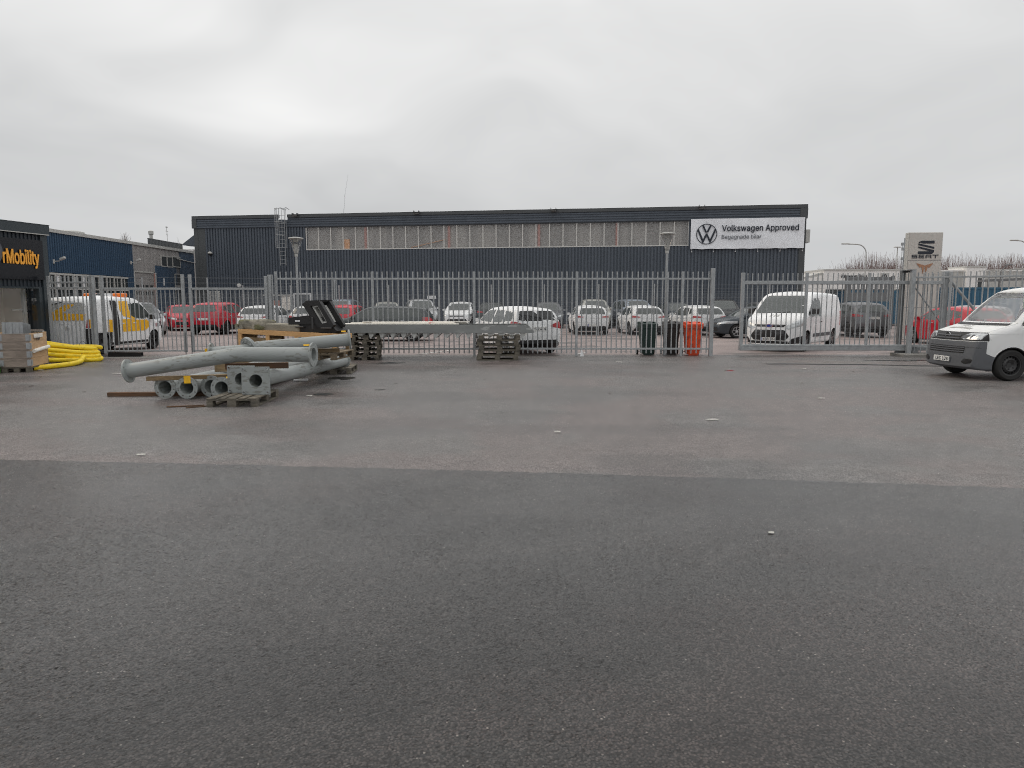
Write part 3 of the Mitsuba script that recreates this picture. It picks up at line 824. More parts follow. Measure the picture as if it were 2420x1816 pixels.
def model(name):
    """All local meshes of one kind of vehicle: {part: (ply, smooth)}; made once."""
    if name in BUILT: return BUILT[name]
    d = MODELS[name]
    B = Body(d)
    b0, out, inn = B.loft(0), B.loft(-0.005), B.loft(0.006)
    half, rw = d['half'], d['rw']
    shellp = out - B.loft(0.012)
    parts = []
    cut = []

    def add(nm, man, matk, sm=35, label=None, sub=None):
        if man.is_empty(): return
        parts.append((nm, mikit.ply(tri(man), None, sm), matk, label, sub))

    # windows
    glass_shell = inn - B.loft(0.012)
    for nm, polys, lim in (('side_window', d.get('side', []), None), ('windshield', d.get('front', []), 'f'), ('rear_window', d.get('rear', []), 'r')):
        for poly in polys:
            if lim is None:
                pr = prism(poly, 'y', -ALL, ALL, 0.035)
                cut.append(pr)
                for sg in (1, -1):
                    add(nm, glass_shell ^ prism(poly, 'y', 0.0 if sg > 0 else -ALL, ALL if sg > 0 else 0.0, 0.035), d.get('sideglass', 'car_glass'))
            else:
                pr = prism(poly, 'x', d['wsx'] if lim == 'f' else -ALL, ALL if lim == 'f' else d['rwx'], 0.05)
                cut.append(pr)
                add(nm, glass_shell ^ pr, d.get('rearglass', 'car_glass') if lim == 'r' else d.get('frontglass', 'car_glass'))
    paint = b0
    if cut and not d.get('seethrough'):
        skin = b0 - B.loft(0.012)
        for c in cut: paint = paint - (skin ^ c)
    elif cut:
        c0, c1 = d.get('cabin', (-ALL, ALL))
        core = B.loft(0.07) ^ mbox(c0, c1, -ALL, ALL, d['floor'], ALL)
        for c in cut: paint = paint - c
        paint = paint - core
        seats = [B.loft(0.05) ^ mbox(c0, c1, -ALL, ALL, d['floor'] - 0.02, d['floor'] + 0.02)]
        for sx, sy in d.get('seats', []):
            zt = d['floor'] + d.get('seath', 0.22)
            seats.append(m3.Manifold.hull_points(np.array([(sx + a, sy + b, z) for a, z in ((-0.02, d['floor']), (0.12, d['floor']), (-0.12, zt), (-0.04, zt)) for b in (-0.25, 0.25)])))
            seats.append(m3.Manifold.hull_points(np.array([(sx - 0.15 + a, sy + b, z) for a in (0, 0.08) for b in (-0.13, 0.13) for z in (zt + 0.03, zt + 0.19)])))
            seats.append(mbox(sx - 0.13, sx - 0.11, sy - 0.07, sy + 0.07, zt - 0.02, zt + 0.05))
        se = seats[0]
        for x in seats[1:]: se = se + x
        se = se ^ B.loft(0.04)
        lin = (B.loft(0.066) - B.loft(0.08)) ^ mbox(max(c0, B.x0) - 0.06, min(c1, B.x1), -ALL, ALL, d['floor'], ALL)
        if c0 > -2: lin = lin + (B.loft(0.066) ^ mbox(c0 - 0.001, c0 + 0.02, -ALL, ALL, d['floor'], ALL))
        for c in cut: lin = lin - c
        add('lining', lin, 'lining', False)
        add('interior', se, 'seat_dark', False)
    # wheel arches
    arches = []
    for wx in (d['xf'], d['xr']):
        for sg in (1, -1):
            y0, y1 = (half - 0.34, half + 0.2) if sg > 0 else (-half - 0.2, -half + 0.34)
            cyl = lambda r: m3.Manifold.cylinder(y1 - y0, r, r, 40).rotate([-90, 0, 0]).translate([wx, y0, rw])
            paint = paint - cyl(rw + 0.055)
            ln = (cyl(rw + 0.054) - cyl(rw + 0.035)) ^ B.loft(0.01)
            bk = cyl(rw + 0.03) ^ mbox(-9, 9, *((y0, y0 + 0.02) if sg > 0 else (y1 - 0.02, y1)), 0.18, 9)
            arches.append(ln + bk)
    grooves = None
    for poly in d.get('grooves', []):
        g = prism(poly, 'y', -ALL, ALL) - B.loft(0.012)
        grooves = g if grooves is None else grooves + g
    for poly in d.get('grooves_x', []):
        g = prism(poly, 'x', -ALL, ALL) - B.loft(0.012)
        grooves = g if grooves is None else grooves + g
    if grooves is not None: paint = paint - grooves
    add('body', paint, None, 35)
    for a in arches: add('wheel_arch', a, 'plastic_black', 35)
    # patches that lie on the skin: lamps, grilles, cladding, trim
    for it in d.get('patch', []):
        nm, matk, axis, lo, hi, polys = it[:6]
        o = it[6] if len(it) > 6 else {}
        for poly in (polys if isinstance(polys[0][0], (tuple, list)) else [polys]):
            sh = (B.loft(-o['proud']) - B.loft(0.012)) if 'proud' in o else shellp
            if o.get('cutwheels'):
                for wx in (d['xf'], d['xr']):
                    sh = sh - m3.Manifold.cylinder(4, rw + 0.056, rw + 0.056, 40).rotate([-90, 0, 0]).translate([wx, -2, rw])
            if o.get('clip'): sh = sh ^ prism(o['clip'], 'y', -3, 3)
            for piece in (sh ^ prism(poly, axis, lo, hi, o.get('r', 0.02))).decompose():
                if piece.volume() > 2e-7: add(nm, piece, matk, 35, o.get('label'), o.get('under'))
    for nm, mesh, matk, sm in d.get('extra', lambda B: [])(B):
        for one in (mesh.split(only_watertight=False) if nm in ('door_handle', 'wiper', 'headlight_reflector', 'headlight_housing', 'grille_bar', 'intake_bar') else [mesh]):
            parts.append((nm, mikit.ply(one, None, sm), matk, None, None))
    BUILT[name] = parts
    return parts


BUILT = {}


def wheel_meshes(r, w, spokes=5, kind='alloy'):
    k = ('wheel', r, w, spokes, kind)
    if k in BUILT: return BUILT[k]
    rr = r * 0.68
    tyre = lathe([(rr, -w / 2 + 0.01), (r - 0.035, -w / 2), (r - 0.008, -w / 2 + 0.025), (r, -w / 2 + 0.05), (r, w / 2 - 0.05), (r - 0.008, w / 2 - 0.025), (r - 0.035, w / 2), (rr, w / 2 - 0.01), (rr - 0.01, w / 2 - 0.03), (rr - 0.01, -w / 2 + 0.01), (rr, -w / 2 + 0.01)], 36, 'y')
    yo = w / 2 - 0.025
    if kind == 'steel':
        disc = m3.Manifold.revolve(csec([(0.0, 0.0), (0.055, 0.0), (0.075, 0.02), (rr * 0.55, 0.045), (rr * 0.68, 0.02), (rr * 0.88, 0.0), (rr * 0.90, 0.05), (rr, 0.055), (rr, -0.05), (0.0, -0.05)]), 48)
        for q in range(16):
            a = q * 2 * PI / 16
            disc = disc - m3.Manifold.cylinder(0.4, 0.020, 0.020, 10).scale([1.0, 1.35, 1]).rotate([0, 0, math.degrees(a)]).translate([rr * 0.77 * math.cos(a), rr * 0.77 * math.sin(a), -0.2])
        for q in range(5):
            a = q * 2 * PI / 5
            disc = disc + m3.Manifold.cylinder(0.05, 0.012, 0.012, 6).translate([0.085 * math.cos(a), 0.085 * math.sin(a), 0.0])
        rim = tri(disc)
        rim.apply_transform(trimesh.transformations.rotation_matrix(-PI / 2, (1, 0, 0)))
        rim.apply_translation((0, yo - 0.05, 0))
    else:
        ring = Point(0, 0).buffer(rr, 40).difference(Point(0, 0).buffer(rr * 0.88, 40))
        sp = [ring, Point(0, 0).buffer(rr * 0.26, 24)]
        for q in range(spokes):
            a = q * 2 * PI / spokes + 0.3
            wd = 0.55 / spokes
            pts = [(rr * 0.2 * math.cos(a - 2 * wd), rr * 0.2 * math.sin(a - 2 * wd)), (rr * 0.92 * math.cos(a - wd * 0.55), rr * 0.92 * math.sin(a - wd * 0.55)), (rr * 0.92 * math.cos(a + wd * 0.55), rr * 0.92 * math.sin(a + wd * 0.55)), (rr * 0.2 * math.cos(a + 2 * wd), rr * 0.2 * math.sin(a + 2 * wd))]
            sp.append(Polygon(pts).convex_hull)
        rim = upright(ext(unary_union(sp), 0.03))
        rim.vertices[:, 1] *= -1
        rim.invert()
        rim.apply_translation((0, yo - 0.03, 0))
    back = lathe([(0, -0.03), (rr - 0.005, -0.03), (rr - 0.005, -0.05), (0, -0.05)], 28, 'y')
    BUILT[k] = (mikit.ply(tyre, None, 40), mikit.ply(rim, None, 30), mikit.ply(back, None, 30))
    return BUILT[k]


def mirror_mesh(x, y, z, s=1.0):
    h = m3.Manifold.hull_points(np.array([(x + a * s, y + b * s, z + c * s) for a, b, c in ((-0.03, 0.0, -0.05), (-0.05, 0.0, 0.09), (-0.03, 0.17, -0.05), (-0.05, 0.18, 0.08), (0.08, 0.01, -0.04), (0.06, 0.02, 0.07), (0.07, 0.15, -0.04), (0.04, 0.16, 0.06))]))
    return tri(h)


def vehicle(name, mdl, label, cat_, paint, x, y, head, group=None, rims='rim', spokes=5, wheelkind='alloy', skip=(), steer=0.0, override={}):
    d = MODELS[mdl]
    key = thing(name, label, cat_, (x, y, 0), head, group)
    subs = {}
    for nm, p, mk, lb, sub in model(mdl):
        if nm in skip: continue
        par = subs.get(sub, key) if sub else key
        k = part(par, nm, p, 'mat_' + (override.get(nm) or mk) if (mk or override.get(nm)) else paint, label=lb)
        subs.setdefault(nm, k)
    ty, rm, bk = wheel_meshes(d['rw'], d.get('tw', 0.21), spokes, wheelkind)
    for wx, fr_ in ((d['xf'], 1), (d['xr'], 0)):
        for sg in (1, -1):
            yy = sg * (d['half'] - d.get('wi', 0.135))
            at = T().translate([wx, yy, d['rw']]).rotate([0, 0, 1], (0 if sg > 0 else 180) + steer * fr_)
            w = numbered(key + '__wheel')
            place_holder = w
            part(key, w[len(key) + 2:] + '__tyre', ty, 'mat_rubber', at=at)
            part(key, w[len(key) + 2:] + '__rim', rm, 'mat_' + rims, at=at)
            part(key, w[len(key) + 2:] + '__brake_disc', bk, 'mat_rim_dark', at=at)  # plain dark backing disc behind the rim
            place[w] = None
    for k in [k for k in place if k.startswith(key + '__')]: del place[k]
    if 'mirror' in d:
        mx, my, mz = d['mirror'][:3]
        if ('mirror', mdl) not in BUILT:
            a = mirror_mesh(mx, my, mz, d.get('mscale', 1.0))
            b = a.copy(); b.vertices[:, 1] *= -1; b.invert()
            BUILT['mirror', mdl] = (mikit.ply(a, None, 40), mikit.ply(b, None, 40))
        for p in BUILT['mirror', mdl]:
            part(key, 'mirror', p, override.get('mirror') or (paint if len(d['mirror']) < 4 else 'mat_' + d['mirror'][3]))
    return key


def plate_on(key, x, z, text='', rear=False, y=0.0, w=0.52, h=0.11, blue=True, tilt=0.0):
    sx = -1 if rear else 1
    base = bx(-0.004, 0.012, -w / 2, w / 2, -h / 2, h / 2)
    at = T().translate([x, y, z]).rotate([0, 0, 1], 180 if rear else 0).rotate([0, 1, 0], tilt)
    k = part(key, 'number_plate', base, 'mat_plate', at=at)
    if blue:
        part(k, 'band', bx(0.012, 0.0135, -w / 2, -w / 2 + 0.045, -h / 2, h / 2), 'mat_plate_blue', at=at)
    if text:
        t = fit(words(text, h * 0.66, 0.002, True), -w * 0.36, w * 0.44, -h * 0.33)
        t = moved(t, rz=90); t.apply_translation((0.0135, 0, 0))
        part(k, 'lettering', t, 'mat_ink', at=at)
    return k


def quad_lamp(y0, y1, z0, z1, dz=0.0):
    return [(y0, z0), (y1, z0 + dz), (y1, z1 + dz), (y0, z1)]


def both(poly):
    return [poly, mir(poly)]


def hatch(sx=1.0, sz=1.0, half=0.895, lift=0.0, rear_in=0.0, kind='hatch', **kw):
    """A family of cars: a two-box shape stretched and raised."""
    X = lambda a: a * sx
    Zf = lambda z: lift + z * sz
    rear = {'hatch': [(-2.14, 0.60), (-2.125, 0.74), (-2.09, 0.90), (-2.02, 1.04), (-1.88, 1.20), (-1.70, 1.355), (-1.55, 1.395)],
            'estate': [(-2.14, 0.60), (-2.125, 0.76), (-2.10, 0.92), (-2.05, 1.05), (-1.96, 1.22), (-1.86, 1.35), (-1.74, 1.395)],
            'sedan': [(-2.14, 0.60), (-2.12, 0.80), (-2.08, 0.97), (-1.90, 1.01), (-1.62, 1.03), (-1.25, 1.20), (-0.95, 1.345)]}[kind]
    top = rear + [(-0.75 if kind == 'sedan' else -1.2, 1.43 if kind != 'sedan' else 1.39), (-0.3, 1.455), (0.15, 1.445), (0.42, 1.405), (0.80, 1.20), (1.16, 0.985), (1.25, 0.955), (1.6, 0.90), (1.92, 0.80), (2.06, 0.71), (2.12, 0.60), (2.14, 0.50)]
    rz0, rz1 = {'hatch': (1.045, 1.345), 'estate': (1.04, 1.345), 'sedan': (1.06, 1.33)}[kind]
    side = [[(0.98, 0.985), (0.36, 1.345), (-0.22, 1.375), (-0.20, 0.965)], [(-0.29, 0.965), (-0.31, 1.375), (-0.95, 1.36), (-1.12, 1.02), (-1.10, 0.975)]]
    if kind == 'estate': side.append([(-1.20, 0.99), (-1.06, 1.35), (-1.62, 1.325), (-1.80, 1.05)])
    elif kind == 'hatch': side.append([(-1.19, 1.02), (-1.07, 1.34), (-1.38, 1.31), (-1.52, 1.10)])
    else: side = [side[0], [(-0.29, 0.965), (-0.31, 1.365), (-0.80, 1.33), (-1.22, 1.06), (-1.20, 0.985)]]
    hl = [(0.50, 0.64), (0.93, 0.70), (0.93, 0.82), (0.72, 0.78), (0.50, 0.715)]
    tl = {'hatch': [(0.46, 0.88), (0.95, 0.87), (0.95, 0.99), (0.70, 0.97), (0.46, 0.925)], 'estate': [(0.42, 0.86), (0.66, 0.82), (0.95, 0.78), (0.95, 1.06), (0.74, 1.02), (0.42, 0.92)], 'sedan': [(0.50, 0.80), (0.95, 0.80), (0.95, 0.95), (0.5, 0.93)]}[kind]
    yz = lambda poly: [(a * half / 0.895, Zf(b)) for a, b in poly]
    xz = lambda poly: [(X(a), Zf(b)) for a, b in poly]
    clad = kw.pop('clad', 0.0)
    d = dict(half=half, rw=kw.pop('rw', 0.32), xf=X(1.30), xr=X(-1.33), top=[(X(a), Zf(b)) for a, b in top],
             bot=[(X(-2.14), Zf(0.36)), (X(-2.0), Zf(0.26)), (X(-1.75), Zf(0.19)), (X(1.75), Zf(0.18)), (X(2.0), Zf(0.22)), (X(2.14), Zf(0.28))],
             plan=[(X(-2.14), 0.84), (X(-2.0), 0.92), (X(-1.6), 0.97), (X(-0.9), 1.0), (X(0.6), 1.0), (X(1.3), 0.985), (X(1.8), 0.93), (X(2.03), 0.86), (X(2.14), 0.76)],
             belt=Zf(0.93), zroof=Zf(1.455), tumble=0.27, tuck=0.06, zmax=Zf(0.62), shoulder=0.025, floor=Zf(0.93), seats=[(0.1, 0.36), (0.1, -0.36), (-0.85, 0.36), (-0.85, -0.36)],
             side=[xz(p) for p in side], front=[yz([(-0.66, 1.0), (0.66, 1.0), (0.55, 1.385), (-0.55, 1.385)])],
             rear=[yz([(-0.66, rz0), (0.66, rz0), (0.56, rz1), (-0.56, rz1)])], wsx=X(0.3), rwx=X(-1.0 if kind == 'sedan' else -1.45), mirror=(X(0.92), half * 0.955, Zf(1.0)))
    d['patch'] = [('headlight', 'lamp_clear', 'x', X(1.3), 9, both(yz(hl))), ('taillight', 'lamp_red', 'x', -9, X(-1.75), both(yz(tl))),
                  ('grille', 'plastic_black', 'x', X(1.5), 9, yz([(-0.48, 0.65), (0.48, 0.65), (0.48, 0.715), (-0.48, 0.715)])),
                  ('air_intake', 'plastic_black', 'x', X(1.5), 9, yz([(-0.66, 0.34), (0.66, 0.34), (0.56, 0.52), (-0.56, 0.52)])),
                  ('rear_bumper_trim', 'plastic_black', 'x', -9, X(-1.6), yz([(-0.78, 0.20), (0.78, 0.20), (0.64, 0.46), (-0.64, 0.46)]))]
    if clad:
        d['patch'].append(('side_trim', 'plastic_black', 'y', -9, 9, xz([(-1.95, 0.1), (1.95, 0.1), (1.95, 0.36 + clad), (-1.95, 0.40 + clad)]), {'cutwheels': True, 'r': 0.0}))
    g = lambda x0, x1, z0, z1: [(X(x0), Zf(z0)), (X(x0) + 0.008, Zf(z0)), (X(x1) + 0.008, Zf(z1)), (X(x1), Zf(z1))]
    d['grooves'] = [g(1.02, 1.02, 0.35, 0.97), g(-0.25, -0.25, 0.32, 0.95), g(-1.02, -1.16, 0.60, 0.98)]
    d['extra'] = lambda B: [('door_handle', cat(*[cb(0.17, 0.03, 0.025, 0.008, (X(q), sg * (half + 0.004), Zf(0.86))) for q in (0.0, -0.98) for sg in (1, -1)]), 'chrome', 30)]
    d.update(kw)
    return d


MODELS['hatch'] = hatch()
MODELS['hatch_old'] = hatch(0.93, 1.02, 0.86)
MODELS['suv'] = hatch(1.02, 1.10, 0.91, 0.02, clad=0.04, rw=0.345)
MODELS['suv_big'] = hatch(1.09, 1.22, 0.95, 0.02, clad=0.04, rw=0.37)
MODELS['estate'] = hatch(1.06, 1.03, 0.90, kind='estate', rearglass='privacy_glass')
MODELS['estate_dark'] = hatch(1.10, 1.0, 0.90, kind='estate')
MODELS['sedan'] = hatch(1.09, 0.985, 0.90, kind='sedan')
def slats(y0, y1, z0, z1, n, x, t=0.012):
    h = (z1 - z0) / n
    return cat(*[cb(t * 2.2, y1 - y0, h * 0.45, 0.004, (x, (y0 + y1) / 2, z0 + h * (k + 0.5))) for k in range(n)])


def badge(r, x, z, tilt=0.0):
    m = upright(ext(vw_roundel(r, 0.10), 0.012))
    m = moved(m, rz=90)
    m = moved(m, ry=tilt)
    m.apply_translation((x, 0, z))
    return m


def disc_x(ry, rz, x, z, t=0.012):
    a = np.linspace(0, 2 * PI, 33)[:-1]
    m = moved(upright(ext(Polygon(np.stack([ry * np.cos(a), rz * np.sin(a)], 1)), t)), rz=90)
    m.apply_translation((x, 0, z))
    return m


# ---- the white panel van behind the sliding gate
MODELS['panel_van'] = dict(
    half=0.995, rw=0.335, tw=0.215, xf=1.52, xr=-1.41, wi=0.14,
    top=[(-2.48, 1.0), (-2.475, 1.55), (-2.43, 1.84), (-2.32, 1.93), (-1.9, 1.965), (-0.5, 1.99), (0.3, 1.985), (0.66, 1.945), (0.9, 1.83), (1.3, 1.52), (1.60, 1.285), (1.72, 1.235), (2.0, 1.165), (2.25, 1.07), (2.38, 0.96), (2.45, 0.78), (2.48, 0.55)],
    bot=[(-2.48, 0.40), (-2.3, 0.30), (-1.9, 0.24), (1.9, 0.24), (2.2, 0.20), (2.48, 0.24)],
    plan=[(-2.48, 0.94), (-2.3, 0.985), (-1.5, 1.0), (1.0, 1.0), (1.6, 0.985), (2.05, 0.95), (2.3, 0.88), (2.42, 0.80), (2.48, 0.72)],
    belt=1.18, zroof=1.99, tumble=0.155, tuck=0.06, zmax=0.72, rc=0.13, cf=0.22, crown=0.05, floor=1.16, cabin=(-0.1, ALL), seats=[(0.35, 0.42), (0.35, -0.42), (0.35, 0.0)], seath=0.34,
    side=[[(1.50, 1.20), (1.36, 1.34), (0.86, 1.765), (0.76, 1.80), (0.12, 1.81), (0.12, 1.17), (1.1, 1.16)]],
    front=[[(-0.85, 1.29), (0.85, 1.29), (0.70, 1.885), (-0.70, 1.885)]], wsx=0.6,
    rear=[[(-0.75, 1.25), (-0.06, 1.25), (-0.06, 1.72), (-0.66, 1.72)], [(0.06, 1.25), (0.75, 1.25), (0.66, 1.72), (0.06, 1.72)]], rwx=-2.2,
    mirror=(1.24, 0.96, 1.33, 'plastic_black'), mscale=1.5,
    grooves=[[(1.53, 0.45), (1.54, 0.45), (1.545, 1.2), (1.535, 1.2)], [(0.05, 0.35), (0.06, 0.35), (0.06, 1.90), (0.05, 1.90)], [(-1.05, 0.42), (-1.04, 0.42), (-1.04, 1.86), (-1.05, 1.86)], [(-2.3, 1.16), (0.0, 1.16), (0.0, 1.172), (-2.3, 1.172)], [(-2.30, 1.02), (1.2, 1.02), (1.2, 1.03), (-2.30, 1.03)]],
    patch=[('headlight', 'lamp_clear', 'x', 1.4, 9, both([(0.50, 0.80), (0.62, 0.755), (0.93, 0.86), (0.97, 1.09), (0.80, 1.03), (0.56, 0.90)])),
           ('upper_grille', 'plastic_black', 'x', 1.9, 9, [(-0.46, 0.835), (0.46, 0.835), (0.56, 0.915), (-0.56, 0.915)]),
           ('lower_grille', 'plastic_black', 'x', 1.9, 9, [(-0.66, 0.52), (-0.52, 0.385), (0.52, 0.385), (0.66, 0.52), (0.50, 0.735), (-0.50, 0.735)], {'r': 0.05}),
           ('air_intake', 'plastic_black', 'x', 1.9, 9, [(-0.62, 0.275), (0.62, 0.275), (0.62, 0.365), (-0.62, 0.365)]),
           ('fog_lamp_recess', 'plastic_black', 'x', 1.5, 9, both([(0.60, 0.275), (0.93, 0.285), (0.985, 0.56), (0.72, 0.44)]), {'r': 0.03}),
           ('bumper_lip', 'plastic_grey', 'x', 1.6, 9, [(-1.0, 0.15), (1.0, 0.15), (1.0, 0.235), (-1.0, 0.235)], {'r': 0.0}),
           ('rubbing_strip', 'plastic_grey', 'y', -9, 9, [(-0.95, 0.47), (0.95, 0.47), (0.95, 0.59), (-0.95, 0.59)], {'proud': 0.016}),
           ('taillight', 'lamp_red', 'x', -9, -2.1, both([(0.84, 0.80), (1.0, 0.80), (1.0, 1.35), (0.84, 1.30)])),
           ('door_decal', 'grey_light', 'y', -9, 9, [[(0.66 + 0.05 * math.sin(q * 2.1), 0.62 + 0.058 * q), (0.80 + 0.06 * math.cos(q * 1.7), 0.61 + 0.058 * q), (0.74 + 0.05 * math.sin(q), 0.645 + 0.058 * q)] for q in range(9)], {'r': 0.004}),
           ('hood_decal', 'grey_light', 'z', 0.9, 9, [[(1.90 + 0.05 * q, yy + 0.02 * math.sin(3 * q + yy * 9)), (1.93 + 0.05 * q, yy + 0.02), (1.90 + 0.05 * q, yy + 0.10)] for q in range(5) for yy in (-0.14, 0.0, 0.10)], {'r': 0.003})],
    extra=lambda B: [('grille_bar', cat(slats(-0.50, 0.50, 0.55, 0.72, 4, 2.455), cb(0.02, 0.95, 0.022, 0.006, (2.43, 0, 0.876))), 'plastic_grey', 30), ('badge', disc_x(0.11, 0.045, 2.425, 0.875, 0.03), 'plate_blue', 30), ('badge_ring', moved(upright(ext(affinity.scale(Point(0, 0).buffer(1, 24), 0.122, 0.055).difference(affinity.scale(Point(0, 0).buffer(1, 24), 0.106, 0.042)), 0.03)), (2.428, 0, 0.875), rz=90), 'chrome', 30),
                     ('wiper', cat(tube([(1.72, -0.1, 1.30), (1.60, 0.42, 1.335)], 0.009, 6), tube([(1.72, -0.75, 1.28), (1.66, -0.2, 1.30)], 0.009, 6)), 'plastic_black', False), ('door_handle', cat(cb(0.18, 0.03, 0.04, 0.01, (0.2, 1.005, 0.98)), cb(0.18, 0.03, 0.04, 0.01, (0.2, -1.005, 0.98))), 'plastic_black', 30)])

BUMP = [(-1.1, 0.15), (1.1, 0.15), (1.1, 0.835), (-1.1, 0.835)]
# ---- the van cut by the right edge of the picture
MODELS['work_van'] = dict(
    half=0.952, rw=0.335, tw=0.215, xf=1.55, xr=-1.45, wi=0.12,
    top=[(-2.445, 1.0), (-2.44, 1.55), (-2.40, 1.84), (-2.30, 1.91), (-1.9, 1.945), (0.2, 1.965), (0.60, 1.955), (0.80, 1.90), (1.03, 1.72), (1.39, 1.38), (1.53, 1.245), (1.63, 1.195), (1.9, 1.115), (2.15, 1.045), (2.29, 0.985), (2.345, 0.93), (2.385, 0.86), (2.42, 0.74), (2.44, 0.58), (2.445, 0.5)],
    bot=[(-2.445, 0.40), (-2.3, 0.30), (-1.9, 0.25), (1.7, 0.25), (2.0, 0.22), (2.3, 0.24), (2.445, 0.30)],
    plan=[(-2.445, 0.95), (-2.3, 0.985), (-1.5, 1.0), (1.0, 1.0), (1.7, 0.99), (2.0, 0.965), (2.2, 0.93), (2.36, 0.875), (2.445, 0.83)],
    belt=1.12, zroof=1.965, tumble=0.20, tuck=0.05, zmax=0.75, rc=0.12, cf=0.20, crown=0.05, floor=1.13, cabin=(-0.1, ALL), seats=[(0.25, 0.42), (0.25, -0.42)], seath=0.36,
    side=[[(1.42, 1.18), (1.36, 1.25), (0.90, 1.72), (0.82, 1.76), (0.05, 1.77), (0.05, 1.13), (1.0, 1.13)]],
    front=[[(-0.80, 1.245), (0.80, 1.245), (0.66, 1.87), (-0.66, 1.87)]], wsx=0.65, frontglass='screen_glass', sideglass='cab_glass', seethrough=True,
    rear=[[(-0.70, 1.20), (0.70, 1.20), (0.60, 1.72), (-0.60, 1.72)]], rwx=-2.2,
    mirror=(1.10, 0.93, 1.20, 'plastic_black'), mscale=1.4,
    grooves=[[(1.10, 0.40), (1.113, 0.40), (1.113, 1.12), (1.10, 1.12)], [(1.113, 0.985), (2.06, 0.985), (2.06, 0.997), (1.113, 0.997)], [(2.03, 0.86), (2.043, 0.86), (2.10, 1.02), (2.087, 1.02)]],
    grooves_x=[[(0.80, 0.98), (0.816, 0.98), (0.876, 1.24), (0.86, 1.24)], [(-0.816, 0.98), (-0.80, 0.98), (-0.86, 1.24), (-0.876, 1.24)]],
    patch=[('bumper', 'plastic_grey', 'x', 1.80, 9, BUMP, {'r': 0.0, 'proud': 0.014, 'cutwheels': True, 'clip': [(1.80, 0), (3, 0), (3, 2), (2.09, 2), (2.09, 0.58), (1.90, 0.50), (1.80, 0.50)]}),
           ('lower_grille', 'plastic_black', 'x', 2.0, 9, [(-0.58, 0.575), (0.58, 0.575), (0.60, 0.725), (-0.60, 0.725)], {'proud': 0.018}),
           ('fog_lamp_recess', 'plastic_black', 'x', 1.9, 9, both([(0.52, 0.385), (0.62, 0.345), (0.76, 0.37), (0.80, 0.46), (0.60, 0.46)]), {'proud': 0.017, 'r': 0.03}),
           ('grille', 'plastic_black', 'x', 2.05, 9, [(-0.94, 0.848), (0.94, 0.848), (0.94, 1.03), (-0.94, 1.03)], {'r': 0.01}),
           ('headlight', 'lamp_clear', 'x', 1.7, 9, both([(0.40, 0.905), (0.50, 0.872), (0.845, 0.872), (0.86, 1.015), (0.56, 1.015)]), {'proud': 0.012, 'r': 0.025}),
           ('taillight', 'lamp_red', 'x', -9, -2.1, both([(0.84, 0.80), (1.0, 0.80), (1.0, 1.35), (0.84, 1.30)]))],
    extra=lambda B: [('grille_bar', cat(*[tri((B.loft(-0.020) - B.loft(0.0)) ^ prism([(-0.40, z), (0.40, z), (0.40, z + 0.022), (-0.40, z + 0.022)], 'x', 1.9, 9)) for z in (0.885, 0.945)]), 'plastic_grey', 30),
                     ('intake_bar', cat(*[tri((B.loft(-0.03) - B.loft(0.0)) ^ prism([(-0.585, z), (0.585, z), (0.585, z + 0.02), (-0.585, z + 0.02)], 'x', 1.9, 9)) for z in (0.60, 0.645, 0.69)]), 'plastic_grey', 30),
                     ('headlight_reflector', cat(*[tri((B.loft(-0.016) - B.loft(0.0)) ^ prism(p, 'x', 1.7, 9, 0.004)) for s in (1, -1) for p in ([(s * 0.66, 0.90), (s * 0.70, 0.90), (s * 0.80, 0.99), (s * 0.74, 0.99)][::s], [(s * 0.48, 0.975), (s * 0.62, 0.99), (s * 0.62, 1.0), (s * 0.50, 0.985)][::s], [(s * 0.69, 0.885), (s * 0.82, 0.885), (s * 0.82, 0.90), (s * 0.69, 0.90)][::s])]), 'chrome', 30),
                     ('headlight_housing', cat(*[tri((B.loft(-0.014) - B.loft(0.0)) ^ prism(p, 'x', 1.7, 9, 0.01)) for s in (1, -1) for p in ([(s * 0.42, 0.905), (s * 0.56, 0.885), (s * 0.62, 0.97), (s * 0.52, 0.985)][::s], [(s * 0.63, 0.895), (s * 0.67, 0.895), (s * 0.72, 0.98), (s * 0.65, 0.98)][::s])]), 'plastic_grey', 30),
                     ('badge', disc_x(0.085, 0.085, 2.335, 0.93, 0.035), 'plastic_black', 30), ('badge_emblem', badge(0.088, 2.362, 0.93, -6), 'chrome', False),
                     ('bumper_line', tri((B.loft(-0.0165) - B.loft(0.0)) ^ prism([(-0.86, 0.70), (0.86, 0.70), (0.86, 0.707), (-0.86, 0.707)], 'x', 1.95, 9)), 'plastic_black', 30),
                     ('wiper', cat(tube([(1.62, 0.55, 1.195), (1.50, 0.20, 1.235), (1.52, -0.1, 1.25)], 0.010, 6), tube([(1.62, -0.05, 1.21), (1.50, -0.35, 1.25), (1.50, -0.65, 1.235)], 0.010, 6), tri((B.loft(-0.010) - B.loft(0.0)) ^ prism([(-0.80, 1.185), (0.80, 1.185), (0.79, 1.225), (-0.79, 1.225)], 'x', 1.3, 9))), 'plastic_black', False),
                     ('side_badge', tri((B.loft(-0.008) - B.loft(0.0)) ^ prism([(1.18, 0.90), (1.30, 0.90), (1.30, 0.925), (1.18, 0.925)], 'y', -9, 9)), 'chrome', False)])

